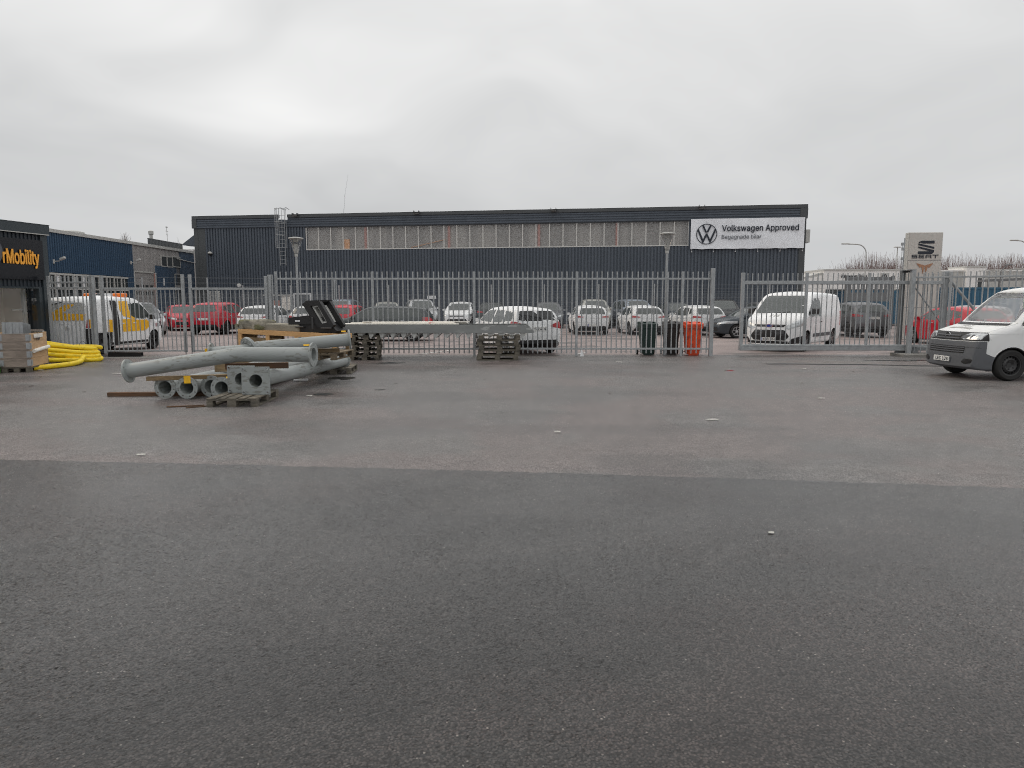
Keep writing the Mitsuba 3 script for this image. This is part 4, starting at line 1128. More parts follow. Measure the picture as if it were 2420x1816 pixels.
# ---- the white and yellow service van behind the left gate
ARROW = [(0.43, 1.256), (-0.205, 1.60), (-0.50, 1.60), (-0.09, 1.326), (-0.80, 1.29), (-0.735, 1.10), (0.40, 1.10)]
MODELS['service_van'] = dict(
    half=0.925, rw=0.325, xf=1.31, xr=-1.475, wi=0.13,
    top=[(-2.2, 0.8), (-2.195, 1.3), (-2.15, 1.66), (-2.05, 1.75), (-1.6, 1.80), (0.0, 1.83), (0.45, 1.80), (0.72, 1.70), (1.05, 1.42), (1.36, 1.15), (1.5, 1.085), (1.85, 0.98), (2.05, 0.86), (2.16, 0.70), (2.2, 0.5)],
    bot=[(-2.2, 0.32), (-1.9, 0.24), (1.8, 0.22), (2.2, 0.26)],
    plan=[(-2.2, 0.95), (-2.05, 0.985), (-1.2, 1.0), (1.0, 1.0), (1.5, 0.975), (1.9, 0.9), (2.1, 0.82), (2.2, 0.74)],
    belt=1.05, zroof=1.83, tumble=0.14, tuck=0.05, rc=0.13, cf=0.16, crown=0.04, floor=1.05, cabin=(-0.2, ALL), seats=[(0.2, 0.38), (0.2, -0.38)], seath=0.30,
    side=[[(1.22, 1.09), (0.95, 1.37), (0.66, 1.60), (0.55, 1.63), (-0.02, 1.64), (-0.02, 1.16), (0.3, 1.09)]],
    front=[[(-0.78, 1.17), (0.78, 1.17), (0.66, 1.68), (-0.66, 1.68)]], wsx=0.55, mirror=(1.02, 0.90, 1.13, 'plastic_black'), mscale=1.2,
    grooves=[[(1.18, 0.45), (1.19, 0.45), (1.19, 1.08), (1.18, 1.08)], [(-0.09, 0.35), (-0.08, 0.35), (-0.08, 1.72), (-0.09, 1.72)], [(-1.0, 0.4), (-0.99, 0.4), (-0.99, 1.7), (-1.0, 1.7)]],
    grooves_x=[[(-0.006, 0.45), (0.006, 0.45), (0.006, 1.70), (-0.006, 1.70)]],
    patch=[('rear_window', 'grey_light', 'x', -9, -2.0, [[(-0.78, 1.08), (-0.04, 1.08), (-0.04, 1.64), (-0.70, 1.64)], [(0.04, 1.08), (0.78, 1.08), (0.70, 1.64), (0.04, 1.64)]], {'r': 0.06, 'label': 'covered rear window panel'}),
           ('arrow_decal', 'van_yellow', 'x', -9, -1.9, ARROW, {'proud': 0.009, 'r': 0.0, 'label': 'yellow arrow across the rear doors'}),
           ('taillight', 'lamp_red', 'x', -9, -1.9, both([(0.80, 0.86), (1.0, 0.86), (1.0, 1.13), (0.83, 1.13)])),
           ('side_stripe', 'van_yellow', 'y', -9, 9, [[(-2.08, 0.86), (-1.86, 0.86), (-1.86, 1.13), (-2.08, 1.13)], [(-1.25, 0.70), (-1.02, 0.70), (-1.02, 1.10), (-1.25, 1.10)], [(-0.55, 0.68), (0.72, 0.68), (0.98, 0.80), (0.98, 0.98), (0.85, 1.06), (0.35, 1.06), (-0.04, 1.10), (-0.55, 1.10)], [(-0.55, 1.42), (-0.40, 1.20), (-0.05, 1.12), (0.30, 1.07), (0.0, 1.22), (-0.05, 1.42), (-0.06, 1.70), (-0.50, 1.70)]], {'r': 0.01, 'proud': 0.008}),
           ('bumper_corner', 'plastic_black', 'x', -9, -1.85, both([(0.76, 0.2), (1.0, 0.2), (1.0, 0.84), (0.78, 0.84)])),
           ('door_gap', 'plastic_black', 'y', -9, 0, [[(-0.96, 0.26), (-0.66, 0.26), (-0.66, 1.72), (-0.96, 1.72)]], {'r': 0.01, 'proud': 0.012}),  # black strip on the skin, painting the dark interior behind an open door
           ('sill', 'plastic_black', 'y', -9, 9, [(-1.05, 0.28), (0.90, 0.28), (0.90, 0.36), (-1.05, 0.36)]),
           ('wheel_trim', 'plastic_black', 'y', -9, 9, [(-1.9, 0.1), (-1.05, 0.1), (-1.05, 0.70), (-1.9, 0.70)], {'cutwheels': True}),
           ('headlight', 'lamp_clear', 'x', 1.4, 9, both([(0.52, 0.78), (0.92, 0.80), (0.92, 0.92), (0.55, 0.84)])),
           ('grille', 'plastic_black', 'x', 1.6, 9, [(-0.60, 0.36), (0.60, 0.36), (0.55, 0.60), (-0.55, 0.60)])],
    extra=lambda B: [('beacon_bar', cb(0.34, 0.70, 0.11, 0.02, (0.05, 0, 1.90)), 'white', 30), ('beacon', cb(0.32, 0.34, 0.13, 0.03, (0.05, 0.53, 1.90)), 'beacon', 30), ('beacon', cb(0.32, 0.34, 0.13, 0.03, (0.05, -0.53, 1.90)), 'beacon', 30),
                     ('door_handle', cat(cb(0.02, 0.16, 0.04, 0.008, (-2.20, -0.06, 0.98)), cb(0.17, 0.03, 0.03, 0.008, (0.15, -0.93, 0.96)), cb(0.17, 0.03, 0.03, 0.008, (0.15, 0.93, 0.96)), cb(0.17, 0.03, 0.03, 0.008, (-0.5, -0.93, 0.96))), 'white', 30),
                     ('badge', moved(disc_x(0.09, 0.06, 0, 0, 0.012), (-2.215, -0.22, 0.86)), 'chrome', 30), ('wiper', tube([(-2.19, -0.1, 1.66), (-2.21, 0.25, 1.58)], 0.012, 6), 'plastic_black', False)])

# ------------------------------------------------------------------ vehicles in their places
tv = vehicle('panel_van', 'panel_van', 'white panel van behind the sliding gate, facing the yard', 'van', 'mat_paint_van', 10.26, 25.95, 230.0, steer=4)
plate_on(tv, 2.50, 0.43, 'WWH 854')
wv = vehicle('work_van', 'work_van', 'silver white van with a dark grey bumper, cut by the right edge', 'van', 'mat_paint_white_warm', 12.16, 16.10, 182.5, rims='steel_wheel', wheelkind='steel', steer=0)
plate_on(wv, 2.475, 0.43, 'LEC 128', blue=False)
hb = Body(MODELS['work_van'])
for txt, x0, w, yy in (('SEAT', 1.99, 0.34, 0.0), ('VOLKSWAGEN', 2.13, 0.70, 0.0)):
    t = meshkit.text_mesh(txt, 0.075, 0.05, True)
    v = t.vertices
    v[:, 0] = (v[:, 0] - v[:, 0].mean()) * w / np.ptp(v[:, 0])
    loc = np.stack([x0 - v[:, 1], v[:, 0], v[:, 2]], 1)
    loc[:, 2] = hb.top(loc[:, 0] + 0.20 * (loc[:, 1] / 0.952) ** 2 * np.clip(loc[:, 0] / 2.445, 0, 1) ** 1.5) + 0.05 * (1 - (loc[:, 1] / 0.93) ** 2) + np.where(v[:, 2] > 0.01, 0.004, -0.02)
    part(wv, 'hood_lettering', trimesh.Trimesh(loc, t.faces, process=False), 'mat_grey_light')
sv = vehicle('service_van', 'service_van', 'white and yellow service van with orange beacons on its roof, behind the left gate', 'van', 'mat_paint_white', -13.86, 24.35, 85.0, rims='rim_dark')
plate_on(sv, -2.205, 0.62, '', True, y=0.30, blue=False)
G1 = 'white cars parked tail first to the mesh fence'
c = vehicle('parked_car', 'hatch', 'white hatchback with a dark bar between its tail lights, right of the estate', 'car', 'mat_paint_white', 4.00, 37.75, 91, rims='rim_dark')
plate_on(c, -2.15, 0.50, '', True)
c = vehicle('parked_car', 'hatch', 'white hatchback behind the dark green bin', 'car', 'mat_paint_white', 6.72, 37.55, 93, rims='rim')
c = vehicle('parked_car', 'hatch', 'white hatchback behind the orange bin', 'car', 'mat_paint_white', 9.55, 37.25, 98, rims='rim')
c = vehicle('parked_car', 'suv', 'red crossover seen from behind through the left gate', 'car', 'mat_paint_red', -15.45, 38.0, 88, rims='rim_dark')
plate_on(c, -2.20, 0.80, '', True)
c = vehicle('parked_car', 'hatch', 'white hatchback right of the red crossover, above the stone block', 'car', 'mat_paint_white', -12.75, 37.3, 88)
c = vehicle('parked_car', 'hatch', 'white hatchback half hidden by the black plastic housing', 'car', 'mat_paint_white_warm', -10.15, 37.9, 80)
c = vehicle('parked_car', 'hatch_old', 'small red car seen from behind, right of the black plastic housing', 'car', 'mat_paint_red', -8.45, 36.9, 86)
c = vehicle('parked_car', 'estate_dark', 'dark green car side on behind the steel stair beam', 'car', 'mat_paint_dark_green', -5.72, 31.0, 181, rims='rim', spokes=7, override={})
c = vehicle('parked_car', 'estate', 'white estate car seen from behind the fence and the right pallet stack', 'car', 'mat_paint_white', 0.02, 24.65, 112, rims='rim')
plate_on(c, -2.285, 0.83, '522 4', True, blue=False)
G2 = 'cars along the hall wall'
for x, y, h, mdl, pt, lb, rm in (
        (-11.3, 47.6, 268, 'suv_big', 'blue_silver', 'bluish grey car along the hall wall, behind the small red car', 'rim'),
        (-8.3, 47.4, 282, 'suv', 'beige', 'pale beige car along the hall wall, above the dark green car', 'rim'),
        (-6.0, 46.9, 284, 'suv_big', 'silver', 'tall silver car along the hall wall, right of the pale beige one', 'rim'),
        (-3.35, 46.4, 268, 'suv', 'white', 'white car facing the yard along the hall wall, left of the white estate', 'rim'),
        (-1.25, 46.3, 88, 'suv', 'dark_green', 'dark green car seen from behind along the hall wall, above the estate hood', 'rim_dark'),
        (2.35, 46.2, 270, 'suv', 'grey', 'dark grey car whose roof shows above the tail of the white estate', 'rim'),
        (5.25, 45.8, 269, 'suv_big', 'beige', 'tall beige car along the hall wall behind the first white hatchback', 'rim'),
        (7.75, 45.6, 280, 'suv_big', 'blue_silver', 'bluish silver car along the hall wall above the dark green bin', 'rim'),
        (10.35, 45.2, 272, 'suv', 'slate', 'dark slate car along the hall wall above the brown bin', 'rim_dark'),
        (13.1, 44.6, 262, 'suv_big', 'black', 'black off-road car facing the yard right of the orange bin', 'rim_dark'),
        (15.75, 44.4, 268, 'suv', 'grey', 'dark grey car above the bonnet of the slate blue saloon', 'rim')):
    k = vehicle('parked_car', mdl, lb, 'car', 'mat_paint_' + pt, x, y, h, rims=rm)
    if pt == 'black': plate_on(k, 2.36, 0.62, '')
c = vehicle('parked_car', 'sedan', 'slate blue saloon side on, its front showing left of the white panel van', 'car', 'mat_paint_slate', 11.55, 33.7, 190, rims='rim', spokes=6)
c = vehicle('parked_car', 'suv', 'dark grey crossover seen from behind right of the white panel van', 'car', 'mat_paint_grey', 16.95, 35.3, 86, rims='rim_dark')
plate_on(c, -2.20, 0.92, '', True)
c = vehicle('parked_car', 'suv', 'dark car partly hidden between the white panel van and the dark crossover', 'car', 'mat_paint_black', 15.3, 38.6, 86, rims='rim_dark')
c = vehicle('parked_car', 'hatch', 'red hatchback in front of the tall brand sign', 'car', 'mat_paint_red_dark', 17.30, 27.9, 92, rims='rim')
c = vehicle('parked_car', 'estate_dark', 'silver estate whose roof shows above the red hatchback', 'car', 'mat_paint_silver', 24.0, 37.5, 92, rims='rim')
c = vehicle('parked_car', 'estate_dark', 'silver grey estate facing the yard, right of the yellow and white van', 'car', 'mat_paint_silver', -19.3, 37.2, 305, rims='rim')
c = vehicle('parked_car', 'suv', 'dark grey crossover low behind the service van', 'car', 'mat_paint_grey', -18.2, 34.8, 300, rims='rim_dark')
c = vehicle('parked_car', 'hatch', 'white car nose behind the service van windscreen', 'car', 'mat_paint_white', -19.9, 35.0, 315, rims='rim')
c = vehicle('parked_car', 'hatch', 'red car behind the silver grey estate, left of the red crossover', 'car', 'mat_paint_red', -19.6, 42.5, 300, rims='rim')
# ------------------------------------------------------------------ fences and gates
bent = random.Random(31)


def fence_line(name, label, P, Q, posts, bar_s, top, bot, rails, bar_r=0.019, post=(0.075, 0.075), post_top=None, rail=(0.05, 0.055)):
    """A bar fence from P to Q (plan): posts and bars at distances along the line."""
    P, Q = np.array(P, float), np.array(Q, float)
    ang = math.degrees(math.atan2(Q[1] - P[1], Q[0] - P[0]))
    k = thing(name, label, 'fence', (P[0], P[1], 0), ang)
    L = float(np.linalg.norm(Q - P))
    bar = mikit.ply(tube([(0, 0, bot), (0, 0, top)], bar_r, 8), None, 40)
    pm = mikit.ply(cb(post[0], post[1], (post_top or top) + 0.05, 0.006, (0, 0, (post_top or top) / 2 - 0.025)))
    for s in posts:
        part(k, 'post', pm, 'mat_galv', at=T().translate([s, 0, 0]))
    cuts = sorted(posts)
    for z in rails:
        for a, b in zip(cuts[:-1], cuts[1:]):
            part(k, 'rail', cb(b - a - post[0], rail[0], rail[1], 0.005, ((a + b) / 2, 0, z)), 'mat_galv')
    for s in bar_s:
        if all(abs(s - q) > post[0] * 0.5 + bar_r * 0.6 for q in posts):
            part(k, 'bar', bar, 'mat_galv', at=T().translate([s + bent.uniform(-0.004, 0.004), 0, bent.uniform(-0.006, 0.006)]).rotate([0, 1, 0], bent.gauss(0, 0.22)))
    return k


def spaced(posts, step):
    out = []
    for a, b in zip(posts[:-1], posts[1:]):
        n = max(1, int(round((b - a) / step)))
        out += [a + (b - a) * i / n for i in range(1, n)]
    return out


mp = [0.0, 2.97, 6.10, 9.27, 12.53, 13.47]
mf = fence_line('bar_fence', 'galvanised bar fence between the yard and the car lot, behind the steel stair beam', (-7.27, 22.1), (6.20, 22.1), mp, spaced(mp, 0.1535), 2.60, 0.085, (2.38, 0.225))
part(mf, 'end_post', cb(0.115, 0.115, 2.72, 0.008, (13.45, 0, 1.34)), 'mat_galv')
lf = fence_line('bar_fence', 'short piece of bar fence between the dark shop and the left gate post', (-14.15, 21.9), (-12.75, 21.75), [0.0, 1.36], spaced([0, 1.36], 0.142), 2.46, 0.16, (2.26, 2.10, 0.30))
rf_p = [0.0, 1.02, 3.9, 6.9]
rf = fence_line('bar_fence', 'bar fence running off to the right behind the silver white van', (12.35, 22.15), (18.2, 18.4), rf_p, spaced(rf_p, 0.16), 2.58, 0.10, (2.42, 0.30))


def gate_leaf(label, P, Q, hinge_left):
    P, Q = np.array(P), np.array(Q)
    L = float(np.linalg.norm(Q - P))
    k = thing('swing_gate', label, 'gate', (P[0], P[1], 0), math.degrees(math.atan2(Q[1] - P[1], Q[0] - P[0])))
    part(k, 'top_rail', cb(L - 0.1, 0.06, 0.065, 0.006, (L / 2, 0, 2.07)), 'mat_galv')
    part(k, 'bottom_rail', cb(L - 0.1, 0.06, 0.05, 0.006, (L / 2, 0, 0.185)), 'mat_galv')
    h, m = (0.0, L) if hinge_left else (L, 0.0)
    part(k, 'hinge_stile', cb(0.085, 0.085, 2.36, 0.008, (h, 0, 1.28)), 'mat_galv')
    part(k, 'lock_stile', cb(0.085, 0.085, 2.36, 0.008, (m, 0, 1.32)), 'mat_galv')
    n = int(round(L / 0.132))
    bar = mikit.ply(tube([(0, 0, 0.2), (0, 0, 2.05)], 0.015, 8), None, 40)
    for i in range(1, n):
        part(k, 'bar', bar, 'mat_galv', at=T().translate([L * i / n, 0, 0]).rotate([0, 1, 0], bent.gauss(0, 0.15)))
    b = part(k, 'drop_bolt', tube([(m + (0.02 if hinge_left else -0.02), -0.06, 0.0), (m + (0.02 if hinge_left else -0.02), -0.06, 0.75)], 0.014, 8), 'mat_galv_dark')
    part(k, 'hinge', cat(*[cb(0.16, 0.05, 0.05, 0.01, (h + (-0.1 if hinge_left else 0.1), 0, z)) for z in (0.35, 1.9)]), 'mat_galv_dark')
    return k


gate_leaf('left leaf of the double swing gate, in front of the service van', (-12.42, 21.72), (-10.02, 21.83), True)
gate_leaf('right leaf of the double swing gate, in front of the red crossover', (-9.80, 21.84), (-7.53, 21.95), False)
solo('gate_post', 'heavy round post at the left side of the swing gate', 'post', cat(tube([(0, 0, -0.05), (0, 0, 2.46)], 0.062, 16), cb(0.14, 0.14, 0.02, 0.004, (0, 0, 2.47))), 'mat_galv', 40, (-12.68, 21.7, 0))
solo('gate_post', 'heavy round post at the right side of the swing gate', 'post', cat(tube([(0, 0, -0.05), (0, 0, 2.50)], 0.065, 16), tube([(-0.03, -0.05, 2.4), (-0.17, -0.06, 0.8)], 0.012, 6), tube([(0.09, -0.02, 2.5), (0.10, -0.03, 0.2)], 0.02, 8)), 'mat_galv', 40, (-7.42, 21.98, 0))
# the sliding gate on the right
sg0 = thing('sliding_gate', 'long galvanised sliding gate with a deep bottom beam, in front of the white panel van', 'gate', (7.12, 22.3, 0), -1.2)
GL = 6.25
part(sg0, 'bottom_beam', cb(GL, 0.16, 0.185, 0.012, (GL / 2, 0, 0.255)), 'mat_galv')
part(sg0, 'beam_lip', bx(0.01, GL - 0.01, -0.088, -0.08, 0.30, 0.318), 'mat_galv')
part(sg0, 'top_rail', cb(GL - 0.1, 0.07, 0.105, 0.008, (GL / 2 + 0.05, 0, 2.27)), 'mat_galv')
part(sg0, 'end_post', cb(0.105, 0.105, 2.22, 0.008, (0.055, 0, 1.46)), 'mat_galv')
part(sg0, 'end_post', cb(0.085, 0.085, 2.25, 0.008, (GL - 0.05, 0, 1.47)), 'mat_galv')
part(sg0, 'middle_post', cb(0.085, 0.07, 2.22, 0.006, (2.02, 0, 1.46)), 'mat_galv')
part(sg0, 'middle_post', cb(0.085, 0.07, 2.22, 0.006, (3.94, 0, 1.46)), 'mat_galv')
sb = mikit.ply(tube([(0, 0, 0.34), (0, 0, 2.56)], 0.0165, 8), None, 40)
n = 40
for i in range(1, n):
    s = 0.055 + (GL - 0.105) * i / n
    if min(abs(s - 2.02), abs(s - 3.94)) > 0.07:
        part(sg0, 'bar', sb, 'mat_galv', at=T().translate([s, 0, 0]).rotate([0, 1, 0], bent.gauss(0, 0.15)))
part(sg0, 'brace', tube([(5.25, -0.06, 2.2), (GL + 0.45, -0.06, 0.36)], 0.022, 8), 'mat_galv')
gp = thing('gate_portal', 'pair of guide posts with rollers that hold the sliding gate', 'gate post', (12.28, 22.0, 0), 0)
part(gp, 'post', cb(0.13, 0.13, 2.66, 0.008, (-0.10, 0.40, 1.31)), 'mat_galv_dark')
part(gp, 'post', cb(0.13, 0.13, 2.66, 0.008, (0.0, 0.0, 1.31)), 'mat_galv')
part(gp, 'cap', bx(-0.16, 0.07, -0.07, 0.47, 2.645, 2.665), 'mat_galv')
part(gp, 'roller', cat(*[moved(lathe([(0, -0.03), (0.05, -0.03), (0.05, 0.03), (0, 0.03)], 16), (-0.05, y, 2.60)) for y in (0.12, 0.30)]), 'mat_plastic_black')
part(gp, 'foot', cb(0.7, 0.7, 0.09, 0.01, (0.05, 0.15, 0.045)), 'mat_concrete')
part(gp, 'carriage', cat(cb(0.36, 0.12, 0.10, 0.01, (-0.1, 0.24, 0.10)), cb(0.2, 0.1, 0.08, 0.01, (0.2, 0.0, 0.13))), 'mat_galv_dark')
ct = thing('gate_catch_frame', 'galvanised frame post with a slanting brace behind the bonnet of the silver white van', 'gate post', (13.15, 21.75, 0), 0)
part(ct, 'post', cb(0.12, 0.12, 2.60, 0.008, (0, 0, 1.30)), 'mat_galv')
part(ct, 'brace', cat(tube([(0.08, -0.02, 2.35), (1.35, -0.6, 0.55)], 0.04, 8)), 'mat_galv')
part(ct, 'rail', cb(0.75, 0.06, 0.09, 0.006, (-0.44, -0.02, 2.25)), 'mat_galv')
struct('gate_foundation', cb(2.2, 0.75, 0.12, 0.015, (13.0, 21.95, 0.03)), 'mat_concrete', label='low concrete footing of the sliding gate')
# mesh fence across the car lot
mfang = math.degrees(math.atan2(-7.0, 45.32))
ms = thing('mesh_fence', 'thin wire mesh fence across the car lot', 'fence', (1.5, 35.35, 0), mfang)
PS = 2.66
for k in range(-6, 8):
    part(ms, 'post', tube([(PS * k + 0.1, 0, -0.05), (PS * k + 0.1, 0, 2.52)], 0.03, 8), 'mat_galv', 40)


def wires(x0, x1, z0, z1, sx, zs, r=0.0028):
    v, f = [], []
    base = np.array([(-1, -1), (1, -1), (1, 1), (-1, 1)]) * r
    q = lambda o: [(o, o + 1, o + 5, o + 4), (o + 1, o + 2, o + 6, o + 5), (o + 2, o + 3, o + 7, o + 6), (o + 3, o, o + 4, o + 7)]
    o = 0
    for x in np.arange(x0, x1, sx):
        for z in (z0, z1): v += [(x + a, b, z) for a, b in base]
        f += q(o); o += 8
    for z in zs:
        for x in (x0, x1): v += [(x, a * 1.3, z + b * 1.3) for a, b in base]
        f += q(o); o += 8
    return quads(v, f)


part(ms, 'mesh', wires(-PS * 6, PS * 7, 0.05, 2.05, 0.05, [0.05, 0.06, 0.25, 0.45, 0.65, 0.85, 1.05, 1.25, 1.45, 1.65, 1.85, 2.05]), 'mat_wire', kind='stuff')
part(ms, 'wire', wires(-PS * 6, PS * 7, 2.2, 2.2001, 200, [2.16, 2.30, 2.46], 0.0035), 'mat_wire', kind='stuff')
m2 = thing('mesh_fence', 'wire mesh fence behind the swing gate, with strands above it', 'fence', (-20.5, 29.2, 0), 6.0)
for k in range(6):
    part(m2, 'post', tube([(2.6 * k, 0, -0.05), (2.6 * k, 0, 2.68)], 0.03, 8), 'mat_galv', 40)
part(m2, 'mesh', wires(0, 13.0, 1.0, 2.0, 0.05, [1.0, 1.25, 1.45, 1.65, 1.85, 2.0]), 'mat_wire', kind='stuff')
part(m2, 'wire', wires(0, 13.0, 2.2, 2.2001, 200, [2.25, 2.45, 2.66], 0.0035), 'mat_wire', kind='stuff')

# ------------------------------------------------------------------ lamp posts
def lamp_post(label, x, y, h=3.80, thick=True):
    k = thing('lamp_post', label, 'lamp post', (x, y, 0))
    part(k, 'pole', tube([(0, 0, 1.15 if thick else -0.05), (0, 0, h - 0.52)], 0.038, 14), 'mat_galv', 40)
    if thick: part(k, 'base_tube', lathe([(0.058, -0.05), (0.058, 1.13), (0.04, 1.16), (0.036, 1.16)], 18), 'mat_galv', 40)
    part(k, 'cone', lathe([(0.225, h - 0.03), (0.05, h - 0.56), (0.044, h - 0.56), (0.215, h - 0.03)], 28), 'mat_lamp_glass', 40)
    part(k, 'collar', lathe([(0.0, h - 0.62), (0.05, h - 0.62), (0.062, h - 0.50), (0.085, h - 0.38), (0.06, h - 0.36), (0, h - 0.36)], 24), 'mat_grey_light', 40)
    part(k, 'top_ring', lathe([(0.0, h + 0.018), (0.16, h + 0.02), (0.242, h), (0.248, h - 0.02), (0.235, h - 0.035), (0.15, h - 0.03), (0, h - 0.03)], 32), 'mat_grey_light', 40)
    part(k, 'lamp_unit', cat(lathe([(0, h - 0.035), (0.10, h - 0.035), (0.075, h - 0.13), (0, h - 0.14)], 18), lathe([(0.0, h - 0.20), (0.075, h - 0.20), (0.06, h - 0.36), (0, h - 0.36)], 18)), 'mat_grey_light', 40)
    part(k, 'lamp_unit', cat(*[tube([(0.17 * math.cos(a), 0.17 * math.sin(a), h - 0.04), (0.065 * math.cos(a), 0.065 * math.sin(a), h - 0.36)], 0.007, 5) for a in (0.7, 2.3, 3.9, 5.5)]), 'mat_galv')
    return k


lamp_post('grey lamp post with a glass cone head, at the left end of the bar fence', -7.24, 24.2)
lamp_post('grey lamp post with a glass cone head, between the green and the brown bin', 4.85, 22.55)

# ------------------------------------------------------------------ wheelie bins
def bin_(label, x, y, m, rz=0.0, sx=1.0):
    k = thing('wheelie_bin', label, 'bin', (x, y, 0), rz)
    secs = [(0.04, 0.175, 0.20, 0.03), (0.10, 0.185, 0.21, 0.0), (0.55, 0.215, 0.245, 0.0), (0.93, 0.240, 0.275, 0.0)]
    v = []
    for z, a, b, q in secs:
        c = 0.03
        v += [(-a + c, -b, z), (a - c, -b, z), (a, -b + c, z), (a, b - c, z), (a - c, b, z), (-a + c, b, z), (-a, b - c, z), (-a, -b + c, z)]
    f = [(i * 8 + q, i * 8 + (q + 1) % 8, (i + 1) * 8 + (q + 1) % 8, (i + 1) * 8 + q) for i in range(3) for q in range(8)]
    body = quads(v, f)
    bot = trimesh.Trimesh(v, [(0, q + 1, q) for q in range(1, 7)], process=False)
    part(k, 'body', cat(body, bot), m)
    part(k, 'rim', cat(cb(0.53, 0.60, 0.055, 0.012, (0, 0, 0.935)), cb(0.50, 0.03, 0.10, 0.008, (0, -0.278, 0.895)), cb(0.03, 0.5, 0.09, 0.008, (0.25, 0, 0.90)), cb(0.03, 0.5, 0.09, 0.008, (-0.25, 0, 0.90))), m)
    hull = m3.Manifold.hull_points(np.array([(a * 0.26, b, z) for a in (-1, 1) for b, z in ((-0.31, 0.963), (-0.30, 0.99), (-0.18, 1.035), (0.20, 1.05), (0.31, 1.02), (0.31, 0.963))]))
    part(k, 'lid', tri(hull), m)
    part(k, 'lid_rib', cat(*[cb(0.10, 0.42, 0.02, 0.006, (a, 0.0, 1.045)) for a in (-0.13, 0.13)]), m)
    part(k, 'handle', tube([(-0.2, 0.33, 1.0), (-0.2, 0.36, 1.01), (0.2, 0.36, 1.01), (0.2, 0.33, 1.0)], 0.014, 8), m)
    part(k, 'axle', tube([(-0.25, 0.22, 0.10), (0.25, 0.22, 0.10)], 0.012, 8), 'mat_galv_dark')
    for s in (-1, 1):
        part(k, 'wheel', moved(lathe([(0, -0.025), (0.07, -0.025), (0.10, -0.02), (0.10, 0.02), (0.07, 0.025), (0, 0.025)], 24, 'x'), (s * 0.265, 0.22, 0.10)), 'mat_rubber', 40)
    part(k, 'foot', cat(cb(0.30, 0.05, 0.05, 0.008, (0, -0.15, 0.025)), cb(0.08, 0.05, 0.3, 0.01, (-0.16, -0.205, 0.3)), cb(0.08, 0.05, 0.3, 0.01, (0.16, -0.205, 0.3))), m)
    return k


bin_('dark green wheelie bin behind the bar fence, left of the lamp post', 4.30, 22.62, 'mat_bin_green', 3)
bin_('dark brown wheelie bin between the lamp post and the orange bin', 5.10, 22.85, 'mat_bin_brown', -2)
bin_('bright orange wheelie bin at the right end of the bar fence', 5.70, 22.50, 'mat_bin_orange', 2)
# ------------------------------------------------------------------ pallets
def board(L, W, t, c=0.003):
    return cb(L, W, t, c)


PAL = {}


def pallet_pieces():
    if PAL: return PAL['p']
    rr = random.Random(3)
    P = []
    for w, y in ((0.145, -0.3275), (0.10, -0.16), (0.145, 0.0), (0.10, 0.16), (0.145, 0.3275)):
        P.append(('deck_board', mikit.ply(board(1.2, w, 0.022)), (0, y, 0.133)))
    st = mikit.ply(board(0.145, 0.8, 0.022))
    for x in (-0.5275, 0, 0.5275): P.append(('stringer', st, (x, 0, 0.111)))
    b1, b2 = mikit.ply(board(0.145, 0.10, 0.078, 0.004)), mikit.ply(board(0.145, 0.145, 0.078, 0.004))
    for x in (-0.5275, 0, 0.5275):
        for y, b in ((-0.35, b1), (0, b2), (0.35, b1)): P.append(('block', b, (x, y, 0.061)))
    for w, y in ((0.10, -0.35), (0.145, 0), (0.10, 0.35)): P.append(('bottom_board', mikit.ply(board(1.2, w, 0.022)), (0, y, 0.011)))
    PAL['p'] = P
    return P


def pallet(label, x, y, z, rz, m='mat_pallet', group=None, jig=0.0, ry=0.0, rx=0.0):
    k = thing('pallet', label, 'pallet', (x, y, z), rz, group, rx, ry)
    rr = random.Random(hash((round(x * 100), round(z * 100))) % 9999)
    for nm, p, t in pallet_pieces():
        part(k, nm, p, m, at=T().translate([t[0] + rr.uniform(-1, 1) * jig, t[1] + rr.uniform(-1, 1) * jig, t[2]]).rotate([0, 0, 1], rr.uniform(-0.5, 0.5) * jig * 100))
    return k


ORD = ['bottom', 'second lowest', 'middle', 'second highest', 'top']
for i in range(5):
    pallet(f'{ORD[i]} weathered pallet of the stack under the left end of the steel stair', -4.30 + 0.012 * ((i * 7) % 5 - 2), 21.05 + 0.01 * ((i * 3) % 4), 0.144 * i, 97 + ((i * 5) % 3 - 1) * 1.2, group='left pallet stack', jig=0.004)
for i in range(5):
    pallet(f'{ORD[i]} weathered pallet of the stack under the right end of the steel stair', -0.39 + 0.015 * ((i * 7) % 5 - 2), 20.80 + 0.01 * ((i * 3) % 4), 0.144 * i, 1.0 + ((i * 5) % 3 - 1) * 1.3, group='right pallet stack', jig=0.004)
pallet('weathered pallet on the ground under the square base plates', -4.54, 11.95, 0.0, 91.5, 'mat_pallet', jig=0.004)
pallet('dark pallet on the ground under the far ends of the masts', -4.22, 17.1, 0.0, 95, 'mat_pallet', jig=0.004)
pallet('brown pallet lying across the masts below the open pipe flange', -3.92, 15.0, 0.505, 84, 'mat_pallet_brown', jig=0.006)

# ------------------------------------------------------------------ the steel stair that lies on the pallet stacks
stair = thing('steel_stair', 'long grey steel stair lying on its edge across two pallet stacks', 'steel stair', (-4.95, 20.42, 0.80), 0.0)
SL = 5.58


def stringer_mesh(y, s):
    poly = Polygon([(0, 0), (SL, 0), (SL - 0.20, 0.22), (0.0, 0.22)])
    web = upright(ext(poly, 0.010))
    return cat(moved(web, (0, y, 0)), bx(0, SL - 0.20, y - 0.01 if s > 0 else y - 0.06, y + 0.05 if s > 0 else y, 0.2203, 0.230), bx(0, SL - 0.01, y - 0.0095 if s > 0 else y - 0.06, y + 0.05 if s > 0 else y, -0.010, -0.0003))


